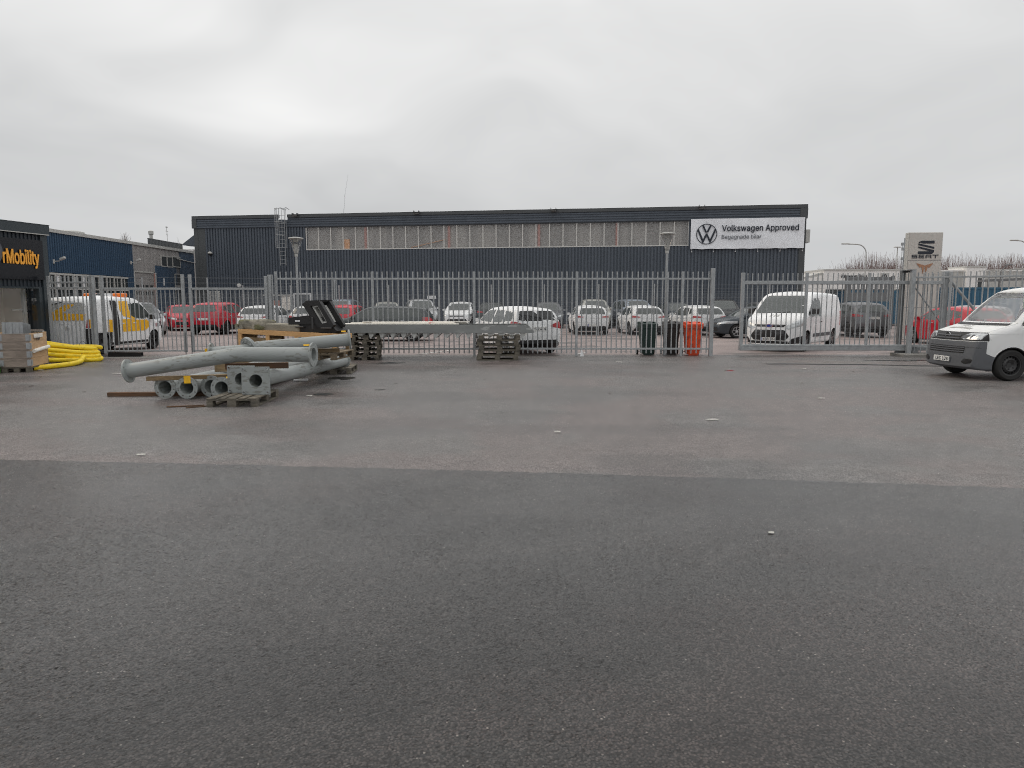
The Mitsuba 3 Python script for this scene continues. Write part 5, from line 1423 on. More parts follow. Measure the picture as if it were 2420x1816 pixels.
for y, s in ((0.0, 1), (0.92, -1)):
    part(stair, 'stringer', stringer_mesh(y, s), 'mat_beam')
part(stair, 'end_plate', tri(m3.Manifold.hull_points(np.array([(SL - 0.2 + a, b, c + d) for a, c in ((0.0, 0.225), (0.20, 0.0), (0.015, 0.235), (0.215, 0.01)) for b in (-0.012, 0.93) for d in (0, 0.004)]))), 'mat_beam')
tread = cat(upright(ext(Polygon([(0.0, 0.0), (0.05, -0.165), (0.055, -0.165), (0.225, -0.012), (0.22, -0.008), (0.056, -0.155), (0.01, 0.0)]), 0.86)))
tread.apply_translation((0, 0.90, -0.008))
side = upright(ext(Polygon([(0.0, 0.0), (0.05, -0.175), (0.12, -0.10), (0.17, 0.0)]), 0.006))
side.apply_translation((0, 0.035, -0.012))
tp, sp_ = mikit.ply(tread), mikit.ply(side)
for i in range(17):
    k = part(stair, 'tread', tp, 'mat_tread', at=T().translate([0.20 + 0.311 * i, 0, 0]))
    part(k, 'cheek', sp_, 'mat_tread', at=T().translate([0.20 + 0.311 * i, 0, 0]))
rb = random.Random(9)
for i in range(9):
    L = [3.4, 3.2, 2.9, 3.3, 2.4, 3.0, 2.2, 2.6, 1.8][i]
    x0 = -4.95 + [0.02, 0.12, 0.0, 0.35, 0.9, 0.25, 1.4, 0.6, 1.9][i]
    lay = [0, 0, 0, 0, 1, 1, 1, 2, 2][i]
    yy = 20.50 + [0.05, 0.24, 0.44, 0.65, 0.1, 0.36, 0.6, 0.25, 0.5][i]
    solo('pale_board', f'{["long cream board at the front edge of the boards on the steel stair", "second cream board from the front on the steel stair", "third cream board from the front on the steel stair", "rearmost cream board lying directly on the steel stair", "cream board of the second layer nearest the yard", "cream board in the middle of the second layer", "cream board at the back of the second layer", "long cream board of the top layer on the steel stair", "shortest cream board, topmost on the steel stair"][i]}', 'board',
         cb(L, 0.17, 0.022, 0.003), 'mat_board_pale', False, (x0 + L / 2, yy, 1.0455 + 0.024 * lay), rb.uniform(-0.8, 0.8), 'cream boards on the steel stair')
solo('red_scrap', 'small red plastic scrap on the cream boards', 'scrap', cb(0.17, 0.10, 0.022, 0.006), 'mat_paint_red', False, (-2.32, 20.56, 1.072), 8)

# ------------------------------------------------------------------ pipes and masts
def along(mesh, a, b):
    """A mesh drawn along +x from the origin, laid from a towards b."""
    a, b = np.array(a, float), np.array(b, float)
    t = (b - a) / np.linalg.norm(b - a)
    s = np.cross([0, 0, 1], t); s /= np.linalg.norm(s)
    u = np.cross(t, s)
    M = np.eye(4); M[:3, 0], M[:3, 1], M[:3, 2], M[:3, 3] = t, s, u, a
    mesh = mesh.copy(); mesh.apply_transform(M)
    return mesh


R0, R1 = 0.127, 0.117


def pipe_x(L, r=R0, ri=R1, open0=True, open1=True, n=40):
    pr = [(ri, 0.0), (r, 0.0), (r, L), (ri, L), (ri, 0.0)]
    return lathe(pr, n, 'x')


def flange_x(r=0.192, ri=R1, t=0.022, holes=8, rot=0.2):
    ring = Point(0, 0).buffer(r, 40).difference(Point(0, 0).buffer(ri, 32))
    for q in range(holes):
        a = rot + q * 2 * PI / holes
        ring = ring.difference(Point(0.160 * math.cos(a), 0.160 * math.sin(a)).buffer(0.0135, 8))
    m = ext(ring, t)
    v = m.vertices
    m.vertices = v[:, [2, 0, 1]]
    return m


def bolt_heads(at_pts, d):
    return None


CROSS = (0.044, 1.0)
for i, (x, y, lb) in enumerate(((-6.05, 12.18, 'grey steel pipe whose round flange is leftmost on the ground row'), (-5.66, 12.16, 'grey steel pipe with a yellow tag on its flange, second on the ground row'),
                                (-5.31, 12.34, 'grey steel pipe whose flange is third from the left, partly behind its neighbour'), (-5.03, 12.10, 'grey steel pipe whose round flange is fourth from the left, beside the square plates'))):
    k = thing('steel_pipe', lb, 'pipe', group='flanged pipes on the ground row')
    y += 0.12
    a = (x, y, 0.203)
    b = (x + 0.044 * 4.4, y + 4.4, 0.203)
    part(k, 'tube', along(pipe_x(4.4), a, b), 'mat_pipe', 40)
    part(k, 'flange', along(flange_x(rot=0.2 + 0.3 * i), (a[0], a[1] - 0.004, a[2]), (b[0], b[1] - 0.004, b[2])), 'mat_pipe')
# masts with square plates
for i, (x, y, lb) in enumerate(((-4.27, 11.78, 'grey mast whose square base plate stands in front on the pallet'), (-4.60, 12.02, 'grey mast whose square base plate is half hidden behind the other plate'))):
    k = thing('steel_mast', lb, 'mast', group='masts with square plates')
    a, b = (x, y, 0.385), (x + 0.23, y + 5.2, 0.275)
    part(k, 'tube', along(pipe_x(5.2), a, b), 'mat_pipe', 40)
    for s in (3.1, 3.45, 3.95):
        part(k, 'weld_ring', along(moved(lathe([(R0, 0), (R0 + 0.006, 0.004), (R0 + 0.006, 0.02), (R0, 0.024)], 36, 'x'), (s, 0, 0)), a, b), 'mat_pipe', 40)
    sq = sbox(-0.232, -0.232, 0.232, 0.232).buffer(-0.012).buffer(0.012, 6).difference(Point(0, 0).buffer(0.106, 40))
    for sx in (-1, 1):
        for sz in (-1, 1): sq = sq.difference(Point(0.195 * sx, 0.195 * sz).buffer(0.017, 10))
    pl = moved(upright(ext(sq, 0.022)), (0, 0, 0))
    part(k, 'base_plate', moved(pl, (x, y + 0.004, 0.3825), rz=2.0), 'mat_pipe')
    for sx in (-1, 1):
        for sz in (-1, 1):
            part(k, 'bolt_sleeve', moved(lathe([(0.019, -0.012), (0.026, -0.012), (0.026, 0.0), (0.019, 0.0), (0.019, -0.012)], 14, 'y'), (x + 0.195 * sx, y - 0.030, 0.3825 + 0.195 * sz)), 'mat_galv', 40)
    part(k, 'head_flange', along(flange_x(0.17, holes=6), (b[0], b[1], b[2]), (b[0] + 0.23, b[1] + 5.2, b[2] - 0.11)), 'mat_pipe')


def bent_pipe(label, pts, f0=True, f1=True, extra=()):
    """Straight legs with a tight swept bend between them; flanges at the ends."""
    k = thing('bent_pipe', label, 'pipe')
    P = [np.array(p, float) for p in pts]
    path = [P[0]]
    for i in range(1, len(P) - 1):
        t0 = (P[i] - P[i - 1]) / np.linalg.norm(P[i] - P[i - 1]); t1 = (P[i + 1] - P[i]) / np.linalg.norm(P[i + 1] - P[i])
        d = 0.075
        A_, B_ = P[i] - t0 * d, P[i] + t1 * d
        for u in np.linspace(0, 1, 9):
            path.append((1 - u) ** 2 * A_ + 2 * u * (1 - u) * P[i] + u * u * B_)
    path.append(P[-1])
    outer = tube(path, R0, 40, cap=False)
    inner = tube(path, R1, 40, cap=False); inner.invert()
    part(k, 'tube', cat(outer, inner), 'mat_pipe', 45)
    for i in range(1, len(P) - 1):
        t0 = (P[i] - P[i - 1]) / np.linalg.norm(P[i] - P[i - 1])
        wl = along(moved(lathe([(R0 - 0.001, 0), (R0 + 0.004, 0.004), (R0 + 0.004, 0.012), (R0 - 0.001, 0.016)], 40, 'x'), (-0.10, 0, 0)), P[i], P[i] + t0)
        part(k, 'weld_ring', wl, 'mat_pipe', 40)
    if f0: part(k, 'flange', along(flange_x(0.205, t=0.028, rot=0.35), P[0], P[1]), 'mat_pipe')
    if f1: part(k, 'flange', along(flange_x(0.205, t=0.028, rot=0.1), P[-1], 2 * P[-1] - P[-2]), 'mat_pipe')
    for s, tw_ in extra:
        part(k, 'flange', along(flange_x(0.225, R0, 0.028, rot=tw_), s[0], s[1]), 'mat_pipe')
        t = (np.array(s[1]) - s[0]) / np.linalg.norm(np.array(s[1]) - s[0])
        part(k, 'flange', along(flange_x(0.225, R0, 0.028, rot=tw_), np.array(s[0]) + t * 0.031, np.array(s[1]) + t * 0.031), 'mat_pipe')
        for q in range(8):
            a = tw_ + q * PI / 4
            b_ = lathe([(0, -0.02), (0.021, -0.018), (0.021, 0.0), (0, 0.0)], 6, 'x')
            b_.apply_translation((0.0, 0.172 * math.cos(a), 0.172 * math.sin(a)))
            part(k, 'bolt', along(b_, s[0], s[1]), 'mat_galv')
    return k


bent_pipe('long bent grey pipe on top of the pile with flanges at both ends, nearest', [(-6.66, 12.26, 0.495), (-4.73, 12.26, 0.785), (-3.42, 12.15, 0.79)])
bent_pipe('grey pipe lying behind the nearest bent pipe, its open flange pointing right', [(-5.83, 13.75, 0.69), (-5.28, 13.80, 0.725), (-5.02, 14.02, 0.785), (-3.34, 14.55, 0.915)],
          extra=(((np.array([-5.15, 13.87, 0.775]), np.array([-4.87, 14.26, 0.955])), 0.2),))
# timbers between them
def timber(label, a, b, w=0.09, h=0.09, m='mat_timber_brown'):
    a, b = np.array(a, float), np.array(b, float)
    L = float(np.linalg.norm(b - a))
    k = cb(L, w, h, 0.004, (L / 2, 0, 0))
    return solo('timber', label, 'timber', along(k, a, b), m)


timber('brown timber on the ground under the flanged pipes, sticking out to the left', (-7.25, 12.66, 0.0365), (-4.95, 12.78, 0.0365), 0.10, 0.072)
timber('pale timber laid slanting across the flanged pipes under the nearest bent pipe', (-6.32, 12.22, 0.367), (-5.02, 12.62, 0.370), 0.10, 0.070, 'mat_timber_old')
timber('brown timber laid over the masts under the right half of the nearest bent pipe', (-4.99, 12.32, 0.570), (-3.98, 12.62, 0.566), 0.10, 0.105)
timber('short timber block propping up the pipe behind', (-5.75, 13.70, 0.45), (-5.2, 13.85, 0.45), 0.10, 0.22, 'mat_timber_old')
timber('timber laid on the brown pallet under the open flange', (-4.30, 14.42, 0.68), (-3.55, 14.62, 0.70), 0.09, 0.08, 'mat_timber_old')
timber('thin stick on the ground in front of the flanged pipes', (-5.55, 11.30, 0.012), (-5.02, 11.48, 0.012), 0.025, 0.02, 'mat_timber_brown')
timber('shorter thin stick beside the first one in front of the flanged pipes', (-5.20, 11.22, 0.01), (-4.92, 11.42, 0.01), 0.022, 0.018, 'mat_timber_brown')


def tag(label, x, y, z, w, h, rz=0, rx=0):
    m = cb(w, 0.004, h, 0.001)
    v = m.vertices
    return solo('tag', label, 'tag', m, 'mat_tag_yellow', False, (x, y, z), rz, None, rx)


tag('square yellow tag hanging on the second flange', -5.64, 12.268, 0.345, 0.115, 0.13, 4)
tag('yellow tag lying on the fourth pipe beside the square plates', -4.98, 12.50, 0.345, 0.16, 0.10, 10, -62)
tag('yellow label tied to the far left flange of the pipe behind', -5.88, 13.70, 0.73, 0.09, 0.12, 20)
tag('yellow tie strip at the right flange of the nearest bent pipe', -3.50, 12.10, 0.955, 0.10, 0.03, 20, -30)
tag('yellow tie strip at the open flange of the pipe behind', -3.42, 14.45, 1.09, 0.09, 0.03, 20, -30)
solo('plastic_tube', 'short white plastic tube on the ground beside the masts', 'tube', tube([(0, 0, 0.03), (0.26, 0.14, 0.03)], 0.028, 12), 'mat_white', 40, (-4.62, 14.95, 0))

# ------------------------------------------------------------------ the timber crate with stone and black plastic on it
cr = thing('timber_crate', 'long timber crate frame with pale new top beam, behind the pipes', 'crate', (-7.25, 18.95, 0), math.degrees(math.atan2(-1.25, 2.92)), None, 0, 0)
CL = 3.18
tilt = lambda z: z
tb = lambda x0, x1, y0, y1, za, zb, zc, zd: tri(m3.Manifold.hull_points(np.array([(x0, y, z) for y in (y0, y1) for z in (za, zb)] + [(x1, y, z) for y in (y0, y1) for z in (zc, zd)])))
part(cr, 'top_beam', tb(0.0, CL, -0.06, 0.06, 0.845, 0.965, 0.765, 0.885), 'mat_timber_new')
part(cr, 'top_beam', tb(0.0, CL, 0.46, 0.58, 0.845, 0.965, 0.765, 0.885), 'mat_timber_new')
for x in (0.05, 0.98, 1.92, 3.08):
    zt = 0.845 - 0.08 * x / CL
    part(cr, 'post', cb(0.11, 0.05, zt, 0.004, (x, -0.03, zt / 2)), 'mat_timber_new')
    part(cr, 'post', cb(0.11, 0.05, zt, 0.004, (x, 0.52, zt / 2)), 'mat_timber_old')
    part(cr, 'cross_beam', cb(0.10, 0.38, 0.10, 0.004, (x, 0.26, zt - 0.06)), 'mat_timber_old')
part(cr, 'rail', tb(0.02, CL - 0.02, 0.0, 0.03, 0.62, 0.76, 0.54, 0.68), 'mat_timber_old')
part(cr, 'rail', tb(0.02, CL - 0.02, 0.0, 0.03, 0.40, 0.54, 0.33, 0.47), 'mat_crate_pale')
part(cr, 'rail', tb(0.02, CL - 0.02, 0.0, 0.03, 0.16, 0.30, 0.10, 0.24), 'mat_timber_old')
part(cr, 'side_panel', bx(-0.08, -0.02, -0.02, 0.56, 0.1, 0.83), 'mat_crate_grey')
part(cr, 'deck', tb(0.0, CL, 0.065, 0.455, 0.925, 0.95, 0.845, 0.87), 'mat_timber_old')
part(cr, 'skid', cat(*[bx(0.0, CL, y, y + 0.1, 0, 0.1) for y in (0.05, 0.45)]), 'mat_timber_old')
CRP = place[cr]


def lump(sx, sy, sz, seed, amp=0.05, n=3, box=0.55):
    m = trimesh.creation.icosphere(n, 1.0)
    v = m.vertices
    v = np.sign(v) * np.abs(v) ** box
    v = v * np.array([sx, sy, sz]) / 2
    v += (meshkit.fbm(v * 4 + seed * 7.3, 3, seed)[:, None] - 0.5) * amp * 2 * m.vertices
    m.vertices = v
    return m


ca = math.degrees(math.atan2(-1.25, 2.92))
def on_crate(x, y, z):
    a = math.radians(ca)
    return (-7.25 + x * math.cos(a) - y * math.sin(a), 18.95 + x * math.sin(a) + y * math.cos(a), z)


solo('stone_block', 'mossy concrete block at the left end of the timber crate', 'stone block', lump(0.62, 0.48, 0.25, 2, 0.04, 4, 0.35), 'mat_stone', 60, on_crate(0.24, 0.25, 1.07), ca + 3)
solo('stone_block', 'round ended concrete lump in the middle of the stones on the crate', 'stone block', lump(0.50, 0.52, 0.31, 5, 0.05, 4, 0.45), 'mat_stone', 60, on_crate(0.66, 0.22, 1.075), ca - 4)
solo('stone_block', 'smooth long concrete kerb on the crate, left of the black housing', 'stone block', cb(1.20, 0.48, 0.20, 0.03), 'mat_slab', False, on_crate(1.35, 0.25, 1.012), ca, None, 0, 1.4)
solo('metal_bracket', 'rusty bracket with a hole at the left edge of the crate', 'bracket', moved(upright(ext(sbox(-0.12, -0.06, 0.12, 0.06).buffer(0.01).difference(Point(0, 0).buffer(0.035, 16)), 0.05))), 'mat_stone', False, on_crate(0.02, 0.0, 1.03), ca)
hs = thing('plastic_housing', 'black plastic lamp housing with a tall slanting open frame, on the right of the crate', 'housing', on_crate(2.06, 0.35, 0.905), ca + 4)
part(hs, 'body', tri(m3.Manifold.hull_points(np.array([(x, y, z) for x, z in ((-0.42, 0.20), (-0.42, 0.33), (0.55, 0.40), (0.95, 0.05), (0.9, 0.0), (-0.36, 0.0)) for y in (-0.26, 0.30)]))), 'mat_plastic_black')
part(hs, 'arm', tri(m3.Manifold.hull_points(np.array([(x, y, z) for x, z in ((-0.46, 0.20), (-0.46, 0.37), (0.30, 0.45), (0.40, 0.22)) for y in (-0.30, 0.34)]))), 'mat_plastic_black')
fr_o = Polygon([(0.02, 0.72), (0.14, 0.80), (0.52, 0.81), (0.93, 0.20), (0.88, 0.14), (0.46, 0.14), (0.28, 0.36)])
fr_i = Polygon([(0.28, 0.66), (0.46, 0.68), (0.72, 0.27), (0.56, 0.24)])
part(hs, 'frame', moved(upright(ext(fr_o.difference(fr_i.buffer(0.015)), 0.12)), (0, -0.24, 0)), 'mat_plastic_black')
part(hs, 'frame', moved(upright(ext(fr_o.difference(fr_i.buffer(-0.03)), 0.10)), (0.03, 0.16, -0.01)), 'mat_plastic_black')
part(hs, 'liner', moved(upright(ext(fr_i.buffer(0.01).difference(fr_i.buffer(-0.03)), 0.5)), (0.0, 0.20, 0)), 'mat_grey_light')
part(hs, 'top_cap', tri(m3.Manifold.hull_points(np.array([(x, y, z) for x, z in ((0.0, 0.70), (0.12, 0.81), (0.54, 0.82), (0.52, 0.77), (0.14, 0.75)) for y in (-0.30, 0.22)]))), 'mat_plastic_black')
part(hs, 'sticker', bx(-0.25, -0.10, -0.304, -0.301, 0.27, 0.31), 'mat_white')
for q in (cb(0.05, 0.04, 0.30, 0.008, (0.33, -0.38, 0.24)), cb(0.30, 0.05, 0.04, 0.01, (0.72, -0.38, 0.12)), cb(0.26, 0.10, 0.03, 0.01, (-0.1, -0.31, 0.14))): part(hs, 'clip', q, 'mat_rim_dark')

# ------------------------------------------------------------------ collar crates, sheets and hoses by the shop
def collar_crate(label, x, y, rz, w, d, rows, m, h=0.195, side=None):
    k = thing('collar_crate', label, 'crate', (x, y, 0), rz)
    rr = random.Random(int(x * 100) % 977)
    z = 0.13
    for s in (-1, 1):
        part(k, 'runner', cat(*[cb(0.12, 0.1, 0.10, 0.004, (a, s * (d / 2 - 0.06), 0.05)) for a in (-w / 2 + 0.07, 0, w / 2 - 0.07)]), 'mat_pallet')
    part(k, 'base_board', cb(w, d, 0.025, 0.003, (0, 0, 0.1135)), 'mat_pallet')
    for r in range(rows):
        mm = (m if not isinstance(m, (list, tuple)) else m[r % len(m)])
        g = 0.004
        for (cx_, cy_, sx, sy) in ((0, -d / 2, w, 0.022), (0, d / 2, w, 0.022), (-w / 2 + 0.011, 0, 0.022, d - 0.024), (w / 2 - 0.011, 0, 0.022, d - 0.024)):
            part(k, 'plank', cb(sx, sy, h - g, 0.004, (cx_ + rr.uniform(-0.004, 0.004), cy_ + rr.uniform(-0.004, 0.004), z + h / 2)), side if side and cx_ > 0 else mm)
        for sx in (-1, 1):
            hx = sx * (w / 2 - 0.02)
            part(k, 'hinge', cb(0.008, 0.085, h * 0.72, 0.002, (sx * (w / 2 + 0.0065), -d / 2 + 0.05, z + h / 2)), 'mat_galv')
            part(k, 'hinge', cat(cb(0.075, 0.008, h * 0.72, 0.002, (hx - sx * 0.02, -d / 2 - 0.0165, z + h / 2)), tube([(hx + sx * 0.018, -d / 2 - 0.014, z + 0.02), (hx + sx * 0.018, -d / 2 - 0.014, z + h - 0.02)], 0.010, 8)), 'mat_galv')
        z += h
    return k, z


CR0 = (-12.02, 17.50)
c1, z1 = collar_crate('crate of stacked plank collars with corrugated sheets on top, beside the yellow hoses', CR0[0], CR0[1], 16.5, 0.64, 1.22, 4, 'mat_crate_grey', 0.20, side='mat_crate_pale')
cA = math.radians(16.5)


def crate_pt(x, y, z):
    return (CR0[0] + x * math.cos(cA) - y * math.sin(cA), CR0[1] + x * math.sin(cA) + y * math.cos(cA), z)


for i in range(5):
    solo('corrugated_sheet', ['front corrugated metal sheet standing in the crate', 'second corrugated metal sheet in the crate', 'third corrugated metal sheet in the crate', 'fourth corrugated metal sheet in the crate', 'rearmost corrugated metal sheet in the crate'][i], 'metal sheet',
         corrugated(-0.27, 0.17 + 0.02 * i, 0, 1.06 - 0.015 * i, 0.15, 0.025), 'mat_galv', False, crate_pt(-0.01, -0.50 + 0.06 * i, 0.14), 16.5 + (i % 3 - 1) * 2, 'corrugated sheets in the crate', -2)
part(c1, 'torn_label', cb(0.006, 0.62, 0.10, 0.002, (0.337, -0.05, 0.86)), 'mat_board_pale')
part(c1, 'stencil', moved(fit(words('TTION', 0.08, 0.003, True), -0.35, 0.05), (0, 0, 0), rz=90), 'mat_ink', at=T().translate([0.337, 0, 0.755]))
part(c1, 'foam_strip', tube([(0.36, -0.50, 0.50), (0.365, 0.0, 0.53), (0.36, 0.55, 0.55)], 0.045, 10), 'mat_board_pale', 40)
for i in range(4):
    solo('plank', ['dark plank on the far end of the crate, nearest', 'grey batten lying over the far end of the crate', 'greenish batten across the far end of the crate', 'dark plastic strip on the far end of the crate'][i], 'plank',
         cb(0.75 - 0.08 * i, 0.07, 0.03, 0.004), ['mat_pallet', 'mat_crate_grey', 'mat_grey_light', 'mat_plastic_black'][i], False, crate_pt(0.05, 0.05 + 0.14 * i, z1 + 0.018 + 0.032 * (i % 2)), 16 + 11 * (i - 1.5), 'battens on the crate')
c3, z3 = collar_crate('crate at the far left edge, cut by the picture', -12.72, 17.25, 16.5, 0.64, 1.22, 4, 'mat_crate_pale', 0.20)
solo('green_box', 'green plastic box on the ground at the left edge', 'box', cb(0.30, 0.25, 0.26, 0.02), 'mat_green_plastic', False, (-12.22, 16.60, 0.13), 15)
hz = random.Random(4)


def racetrack(cx, cy, z0, z1, L, w, ang, n=72, wob=0.02, seed=0):
    """A closed long loop of hose, its left end higher than its right end."""
    pts = []
    for i in range(n):
        a = 2 * PI * i / n
        x = math.copysign(abs(math.cos(a)) ** 0.62, math.cos(a)) * L / 2
        y = math.copysign(abs(math.sin(a)) ** 0.9, math.sin(a)) * w / 2
        u = (x / L + 0.5)
        z = z0 * (1 - u) + z1 * u + wob * math.sin(2 * a + seed)
        c, s = math.cos(ang), math.sin(ang)
        pts.append((cx + c * x - s * y, cy + s * x + c * y, z))
    return pts


for i, (cx, cy, za, zb, L, w, an, lb) in enumerate(((-12.45, 19.95, 0.075, 0.075, 1.55, 0.55, 0.42, 'lowest loop of the yellow hose coil'), (-12.48, 19.95, 0.28, 0.14, 1.50, 0.42, 0.38, 'second loop of the yellow hose coil'), (-12.52, 20.02, 0.42, 0.22, 1.46, 0.45, 0.45, 'third loop of the yellow hose coil'),
                                                (-12.58, 20.08, 0.54, 0.32, 1.40, 0.30, 0.40, 'fourth loop of the yellow hose coil'), (-12.25, 20.40, 0.38, 0.38, 0.75, 0.30, 0.40, 'short topmost loop of the yellow hose coil'))):
    solo('hose', lb + ' lying beside the crates', 'hose', tube(racetrack(cx, cy, za, zb, L, w, an, seed=i), 0.062, 14, closed=True), 'mat_hose', 60, group='yellow hose coil')
hp = [(-11.78, 17.38, 0.064), (-11.66, 17.75, 0.064), (-11.58, 18.15, 0.064), (-11.56, 18.55, 0.064), (-11.62, 19.0, 0.075), (-11.78, 19.4, 0.10), (-11.95, 19.8, 0.16)]
hk = thing('hose', 'loose end of yellow hose on the ground in front of the paler crate', 'hose', (0, 0, 0))
hp = np.array(hp); uu = np.linspace(0, len(hp) - 1, 30)
from scipy.interpolate import CubicSpline
hp = CubicSpline(np.arange(len(hp)), hp)(uu)
part(hk, 'tube', tube(hp, 0.063, 16, cap=False), 'mat_hose', 60)
part(hk, 'bore', tube([hp[0], hp[0] + (hp[1] - hp[0]) * 0.3], 0.055, 14), 'mat_bolt_hole')  # solid black plug in the hose mouth, painting the shade of the hole
for i, (x, y, z) in enumerate(((-11.95, 20.40, 0.33), (-12.05, 20.02, 0.17), (-12.4, 20.52, 0.42))):
    part(hk, 'strap', tube([(x + 0.10 * math.cos(a) * 0.3, y + 0.12 * math.cos(a), z + 0.12 * math.sin(a)) for a in np.linspace(0, 2 * PI, 17)[:-1]], 0.006, 6, closed=True), 'mat_plastic_black')
solo('plastic_channel', 'black plastic channel on the ground under the left gate leaf', 'channel', cat(bx(-0.48, 0.48, -0.10, 0.10, 0.0, 0.03), bx(-0.48, 0.48, -0.10, -0.075, 0.0305, 0.12), bx(-0.48, 0.48, 0.075, 0.10, 0.0305, 0.12)), 'mat_plastic_black', False, (-11.95, 21.95, 0), 6)
# ------------------------------------------------------------------ the brand sign
tt = thing('brand_totem', 'tall grey sign pillar with a stylised S and the word below, behind the right gate', 'sign', (18.08, 31.7, 0), -4)
part(tt, 'pillar', cb(1.44, 0.30, 4.68, 0.02, (0, 0, 2.34)), 'mat_totem')
part(tt, 'side_edge', bx(-0.735, -0.7205, -0.152, 0.15, 0.02, 4.67), 'mat_grey_light')
part(tt, 'joint', bx(-0.715, 0.715, -0.1535, -0.151, 3.465, 3.49), 'mat_galv_dark')
part(tt, 'joint', bx(-0.715, 0.715, -0.1535, -0.151, 1.40, 1.42), 'mat_galv_dark')
S = unary_union([
    Polygon([(-0.20, 0.285), (0.335, 0.285), (0.335, 0.165), (-0.155, 0.165), (-0.225, 0.20), (-0.335, 0.19), (-0.30, 0.25)]),
    Polygon([(-0.335, 0.175), (0.335, 0.02), (0.335, -0.065), (-0.335, 0.095)]).union(Polygon([(-0.335, 0.165), (-0.20, 0.145), (0.0, 0.095), (-0.335, 0.11)])),
    Polygon([(-0.335, 0.045), (0.335, -0.115), (0.325, -0.21), (-0.335, -0.025)]).difference(Polygon([(-0.34, 0.07), (0.335, -0.09), (0.335, -0.05), (-0.34, 0.1)])),
    Polygon([(0.335, -0.13), (0.33, -0.21), (0.25, -0.285), (-0.335, -0.285), (-0.335, -0.165), (0.16, -0.165), (0.22, -0.20)])])
part(tt, 'emblem', moved(upright(ext(S, 0.012)), (0.03, -0.158, 4.03)), 'mat_ink')
# the four letters, drawn wide and rounded as on the sign
def stroke(*pts, w=0.036):
    return LineString(pts).buffer(w / 2, cap_style=2, join_style=1)


hh, ww = 0.155, 0.235
LS = {'S': [stroke((ww, hh - .018), (0.018, hh - .018), (0.018, hh / 2), (ww - .018, hh / 2), (ww - .018, 0.018), (0, 0.018))],
      'E': [stroke((ww, hh - .018), (0.018, hh - .018), (0.018, 0.018), (ww, 0.018)), stroke((0.018, hh / 2), (ww - 0.02, hh / 2))],
      'A': [stroke((0.018, 0), (0.018, hh - .03), (0.03, hh - .018), (ww - .03, hh - .018), (ww - .018, hh - .03), (ww - .018, 0)), stroke((0.018, hh * .40), (ww - .018, hh * .40))],
      'T': [stroke((-0.01, hh - .018), (ww + 0.01, hh - .018)), stroke((ww / 2, 0), (ww / 2, hh - .018))]}
word = unary_union([affinity.translate(unary_union(LS[c]), i * 0.292, 0) for i, c in enumerate('SEAT')])
part(tt, 'lettering', moved(upright(ext(word, 0.012)), (-0.555, -0.158, 3.56)), 'mat_ink')
tri_l = Polygon([(0.0, 0.10), (0.33, 0.20), (0.345, 0.185), (0.20, 0.0), (0.13, 0.04), (0.06, -0.27), (0.035, -0.12), (0.0, 0.02)])
mask = unary_union([tri_l, affinity.scale(tri_l, -1, 1, origin=(0, 0))]).difference(Polygon([(-0.05, -0.02), (0.05, -0.02), (0.0, 0.05)]))
part(tt, 'lower_emblem', moved(upright(ext(mask, 0.014)), (0.01, -0.16, 3.15)), 'mat_copper')

# ------------------------------------------------------------------ far right: showroom, container wall, buildings, lamps
shw = thing('showroom', 'low white showroom far off on the right with a name on its wall', 'building', (37.0, 92, 0), -2)
part(shw, 'wall', cat(bx(2.9, 14.6, 0, 14, 0, 5.55)), 'mat_white_far')
part(shw, 'gable', tri(m3.Manifold.hull_points(np.array([(x, y, z) for y in (0.4, 12) for x, z in ((-0.3, 0), (2.89, 0), (2.89, 5.35), (-0.3, 4.55))]))), 'mat_grey_light')
for k in range(5):
    part(shw, 'panel', bx(-0.15 + 0.6 * k, 0.38 + 0.6 * k, 0.33, 0.39, 0.6, 4.35 + 0.15 * k), 'mat_white_far')
part(shw, 'roof_edge', bx(2.8, 14.7, -0.1, 14, 5.55, 5.75), 'mat_grey_light')
part(shw, 'lettering', moved(fit(words('Volkswagen Skoda', 0.42, 0.02, True), 5.0, 8.3), (0, -0.05, 4.65)), 'mat_ink')
part(shw, 'name_line', bx(4.5, 9.0, -0.04, -0.01, 4.25, 4.30), 'mat_ink')
lg = part(shw, 'logo_box', bx(10.0, 10.9, -0.06, -0.01, 4.35, 5.25), 'mat_grey_light')
part(lg, 'emblem', moved(upright(ext(vw_roundel(0.33, 0.12), 0.03)), (10.45, -0.08, 4.80)), 'mat_ink')
for k in range(4):
    part(shw, 'window', bx(3.2 + 2.8 * k, 5.6 + 2.8 * k, -0.03, -0.005, 0.4, 3.2), 'mat_far_glass')
hl2 = thing('grey_hall', 'pale grey panelled hall right of the showroom', 'building', (52.5, 93, 0), -2)
part(hl2, 'wall', corrugated(-0.8, 16, 0, 5.5, 0.9, 0.08), 'mat_grey_light')
part(hl2, 'back', bx(-0.8, 16, 0.2, 8, 0, 5.48), 'mat_grey_light')
part(hl2, 'roof_edge', bx(-0.9, 16.1, -0.15, 8, 5.5, 5.7), 'mat_white_far')
wt = thing('white_tower', 'narrow white block right of the brand sign, far off', 'building', (58.2, 92, 0), 0)
part(wt, 'wall', bx(0, 2.4, 0, 4, 0, 6.0), 'mat_white_far')
part(wt, 'window', bx(1.5, 2.0, -0.05, -0.01, 3.4, 4.6), 'mat_far_glass')
part(wt, 'roof_edge', bx(-0.1, 2.5, -0.1, 4, 6.0, 6.15), 'mat_grey_light')
cs = thing('white_hall', 'cream white hall with a rounded shoulder far off at the right edge', 'building', (62.0, 95, 0), -3)
arc = [(0.0, 0.0), (0.0, 2.6), (0.6, 3.6), (1.6, 4.2), (3.0, 4.5), (26, 4.7), (26, 0)]
